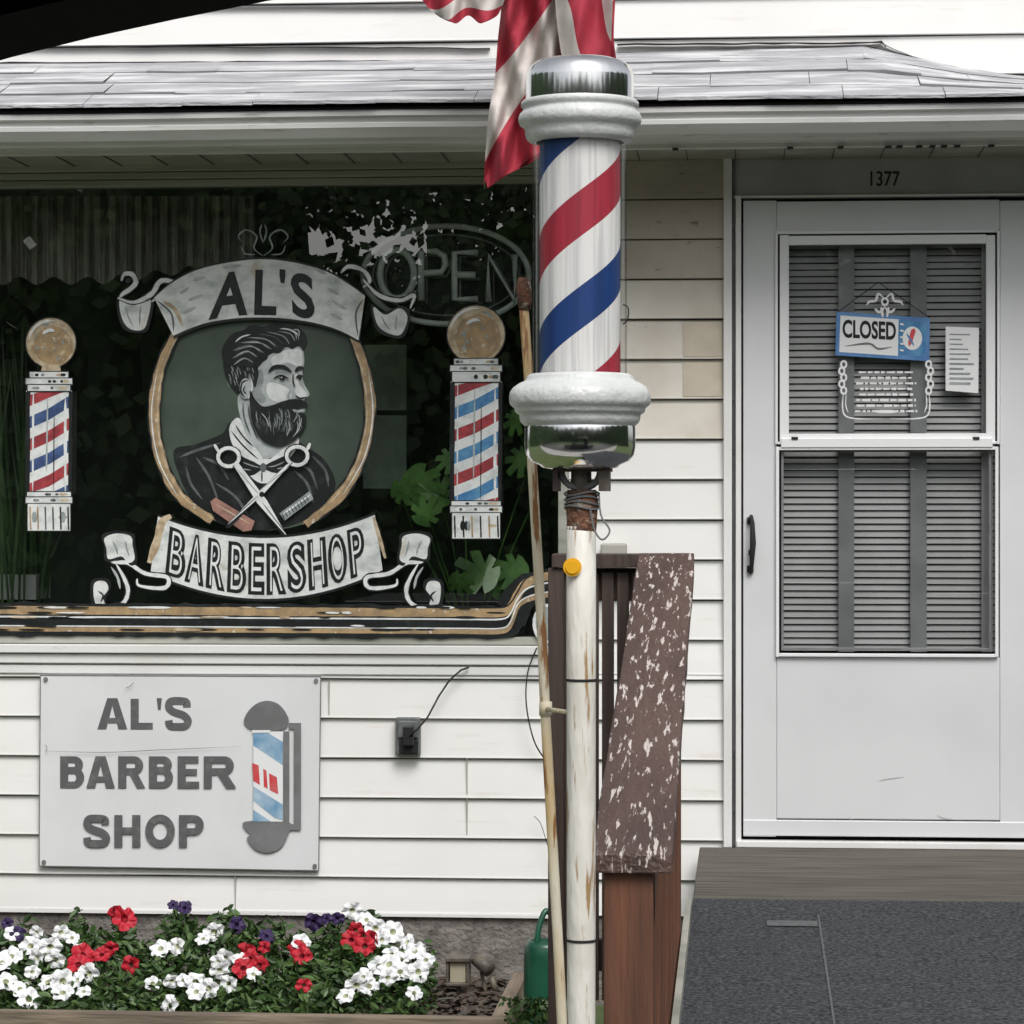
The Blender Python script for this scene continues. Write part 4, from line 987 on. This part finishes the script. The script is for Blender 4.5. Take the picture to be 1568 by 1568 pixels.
for sx_ in (-1,1):
    for sy in (-.333,-.273): a.box(c.x+sx_*.032-.004,c.x+sx_*.032+.004,sy,sy+.008,c.z-.036,c.z+.03,m_lantern)
a.box(c.x-.024,c.x+.024,-.325,-.28,c.z-.036,c.z+.028,M('lantern_lens',(.42,.38,.28),rough=.3))
a.tube([(c.x,-.3,c.z-.045),(c.x,-.3,.05)],.008,m_lantern,8)
a.build('lantern',GL,bevel=.002)
a=Acc(); c=S(742,1478,-.28)
a.tube([c+Vector((-.03,0,.02)),c+Vector((.02,-.03,-.01))],[.018,.024],m_lantern,14); a.tube([c+Vector((-.01,0,-.02)),(c.x+.01,c.y,.05)],.006,m_lantern,8)
a.tube([S(752,1496,-.28),S(760,1520,-.28)],.01,m_lantern,8)
a.build('garden_spotlight',smooth=True)
WC=empty('watering_can'); a=Acc(); cx=Xof(834,-.55); 
def wz(py): return Zof(838,py,-.55)
a.lathe([(0,.0),(.060,.0),(.064,.01),(.064,.10),(.062,wz(1462)),(.058,wz(1448)),(.050,wz(1440)),(.046,wz(1440)),(.046,wz(1460)),(0,wz(1460))],0,0,m_green,40)
a.build('body',WC,smooth=True,loc=(cx,-.55,0))
a=Acc(); a.tube(cr([(cx+.05,-.55,.07),(cx+.12,-.55,.13),(cx+.17,-.55,.26)],False,5),[.018]*5+[.012]*6,m_green,12)
a.tube(cr([(cx-.02,-.59,wz(1452)),(cx-.016,-.58,wz(1420)),(cx+.005,-.56,wz(1394)),(cx+.03,-.55,wz(1412)),(cx+.045,-.53,wz(1450))],False,6),.009,m_green,10)
a.build('spout_and_handle',WC,smooth=True)
# ================================================================== TREES across the street, side rows added for reflections
def tree(x,y,h,r,seed,nl=1500):
    rr=random.Random(seed); e=empty('maple_tree',(x,y,0)); a=Acc()
    a.tube([(0,0,0),(rr.uniform(-.1,.1),0,h*.25),(rr.uniform(-.2,.2),0,h*.5),(0,0,h*.8)],[.28,.2,.14,.05],m_brown3,10)
    tips=[]
    for i in range(11):
        an=rr.uniform(0,6.28); z0=h*rr.uniform(.22,.6); L_=r*rr.uniform(.6,1); p1=(L_*.5*math.cos(an),L_*.5*math.sin(an),z0+L_*.35); p2=(L_*math.cos(an),L_*math.sin(an),z0+L_*.6)
        a.tube([(0,0,z0),p1,p2],[.09,.05,.02],m_brown3,6); tips+=[p1,p2]
    tips.append((0,0,h*.85)); tips.append((0,0,h*.7))
    a.build('trunk_and_limbs',e)
    a=Acc()
    for i in range(nl):
        t=Vector(rr.choice(tips)); d=Vector((rr.gauss(0,1),rr.gauss(0,1),rr.gauss(0,.75)))*r*.27; c=t+d
        if c.z<h*.12 or c.z>h: continue
        s_=rr.uniform(.07,.16); u=Vector((rr.gauss(0,1),rr.gauss(0,1),rr.gauss(0,1))).normalized(); v=u.cross(Vector((rr.gauss(0,1),rr.gauss(0,1),rr.gauss(0,1)))).normalized()
        a.add([c-u*s_,c+v*s_*.6,c+u*s_,c-v*s_*.6],[(0,1,2,3)],lf[0] if rr.random()<.6 else lf[2])
    a.build('crown',e)
for i,(x,y,h,r) in enumerate([(-13,-25,10,4.2),(3.5,-25,9,3.6),(12,-26,10,4.4)]): tree(x,y,h,r,100+i,1500)
def hf(x):  # tree heights shaped to leave one bright gap in the window reflection
    if -5.5<x<-3.7: return 4.80+.25*math.sin(x*5)+.1*math.sin(x*13)
    if -3.7<=x<-1.9: return 5.45+.2*math.sin(x*7)
    return 8.6+.6*math.sin(x*.9)+.3*math.sin(x*2.3)
a=Acc()
def wallmesh(P,hfun,nj=8,z0=0):
    vs=[];fs=[]
    for i,(x,y) in enumerate(P):
        h=hfun(x,y)
        for j in range(nj+1): vs.append((x+R.uniform(-.1,.1),y+R.uniform(-.4,.4),z0+(h-z0)*j/nj*.97+(R.uniform(-.15,.15) if j or z0 else 0)))
    for i in range(len(P)-1):
        for j in range(nj): q=i*(nj+1)+j; fs.append((q,q+nj+1,q+nj+2,q+1))
    a.add(vs,fs,lf[2])
wallmesh([(x,-31) for x in frange(-60,60,.35)],lambda x,y:hf(x))
wallmesh([(-17,y) for y in frange(-31,8,.6)],lambda x,y:7.5+.8*math.sin(y*1.1)+.5*math.sin(y*2.7))  # unseen side rows added to give the chrome caps dark reflected edges
wallmesh([(18,y) for y in frange(-31,8,.6)],lambda x,y:7.5+.8*math.sin(y*1.3)+.5*math.sin(y*2.9))
wallmesh([(x,-31.8) for x in frange(-6.2,-1.2,.25)],lambda x,y:8.6,6,6.25)  # solid sheet added to close off reflected sky above the gap
for i in range(19000):
    if i<=3400:
        x=R.uniform(-6.0,-1.5); z=R.choice([R.uniform(4.4,5.2),R.uniform(5.95,7.0),R.gauss(5.9,.25)]) if x<-3.7 else R.uniform(4.8,6.6)
        y=-30.6+R.uniform(-.6,.6); s_=R.uniform(.05,.12)
    elif i<15000:
        x=R.uniform(-22,24); z=hf(x)*R.random()**.8+R.uniform(-.2,.2); y=-30.4+R.uniform(-.6,.6); s_=R.uniform(.08,.2)
    else:
        sd_=R.choice([-1,1]); x=(-16.6 if sd_<0 else 17.6)+R.uniform(-.5,.5); y=R.uniform(-30,7); z=8.2*R.random()**.7; s_=R.uniform(.12,.24)
    u=Vector((R.gauss(0,1),R.gauss(0,.6),R.gauss(0,1))).normalized(); v=u.cross(Vector((R.uniform(-.6,.6),1,.2))).normalized(); c=Vector((x,y,z))
    a.add([c-u*s_,c+v*s_*.7,c+u*s_,c-v*s_*.7],[(0,1,2,3)],R.choice([lf[0],lf[2],lf[1],lf[1]]))
a.build('reflection_tree_line')
# ================================================================== CAR (viewer sits inside, shop seen through side window)
CR=empty('parked_car'); m_car=M('car_paint_black',(.012,.012,.014),rough=.25,coat=.5); m_tr=M('car_trim_black',(.004,.004,.004),rough=.85,spec=.1)
def side(ys_,mat):
    inn=[(-.35,1.12),(-.05,1.36),(.25,1.549),(.45,1.634),(.53,1.6595),(.582,1.6735),(.600,1.6776),(.618,1.6812),(.640,1.6852),(.68,1.694),(.74,1.703),(.9,1.716),(1.25,1.724),(1.5,1.70),(1.6,1.60),(1.62,1.12)]
    out=[(-.62,1.10),(-.15,1.42),(.2,1.62),(.42,1.71),(.53,1.745),(.575,1.756),(.60,1.761),(.62,1.765),(.645,1.77),(.68,1.775),(.74,1.785),(.9,1.80),(1.25,1.81),(1.62,1.79),(1.78,1.68),(1.82,1.10)]
    n=len(inn); a=Acc(); vs=[]
    for y in ys_:
        vs+=[(x,y,z) for x,z in inn]+[(x,y,z) for x,z in out]
    fs=[]
    for i in range(n-1):
        fs+=[(i,i+1,n+i+1,n+i),(2*n+i,3*n+i,3*n+i+1,2*n+i+1),(i,2*n+i,2*n+i+1,i+1),(n+i,n+i+1,3*n+i+1,3*n+i)]
    a.add(vs,fs,mat); return a
side((-8.44,-8.40),m_tr).build('window_frame_near',CR); side((-10.2,-10.13),m_tr).build('window_frame_far',CR)
a=Acc()
a.box(-.6,1.8,-8.48,-8.38,.35,1.10,m_car); a.box(-.6,1.8,-10.22,-10.12,.35,1.10,m_car)
a.box(-1.75,-.6,-10.2,-8.40,.35,1.02,m_car); a.box(1.8,2.9,-10.2,-8.40,.35,1.08,m_car)
a.box(-.6,1.8,-10.12,-8.48,.35,.45,m_tr)
a.box(.2,1.8,-10.13,-8.47,1.812,1.84,m_car); a.box(1.84,1.9,-10.1,-8.5,1.05,1.80,m_tr)
a.build('body',CR,bevel=.05)
a=Acc()
for x in (-1.1,2.2):
    for y in (-8.5,-10.1): a.tube([(x,y-.1,.34),(x,y+.1,.34)],.34,m_tr,28); a.tube([(x,y-.11,.34),(x,y+.11,.34)],.2,m_signgrey,20)
a.build('wheels',CR)
# ================================================================== CAMERA
cam=bpy.data.cameras.new('camera'); co=bpy.data.objects.new('camera',cam); sc.collection.objects.link(co)
cam.sensor_width=36; cam.lens=36*FP/1568; cam.clip_start=.05; cam.clip_end=500
co.location=(CX,CY,CZ); co.rotation_euler=(rad(90),0,TH)
sc.camera=co
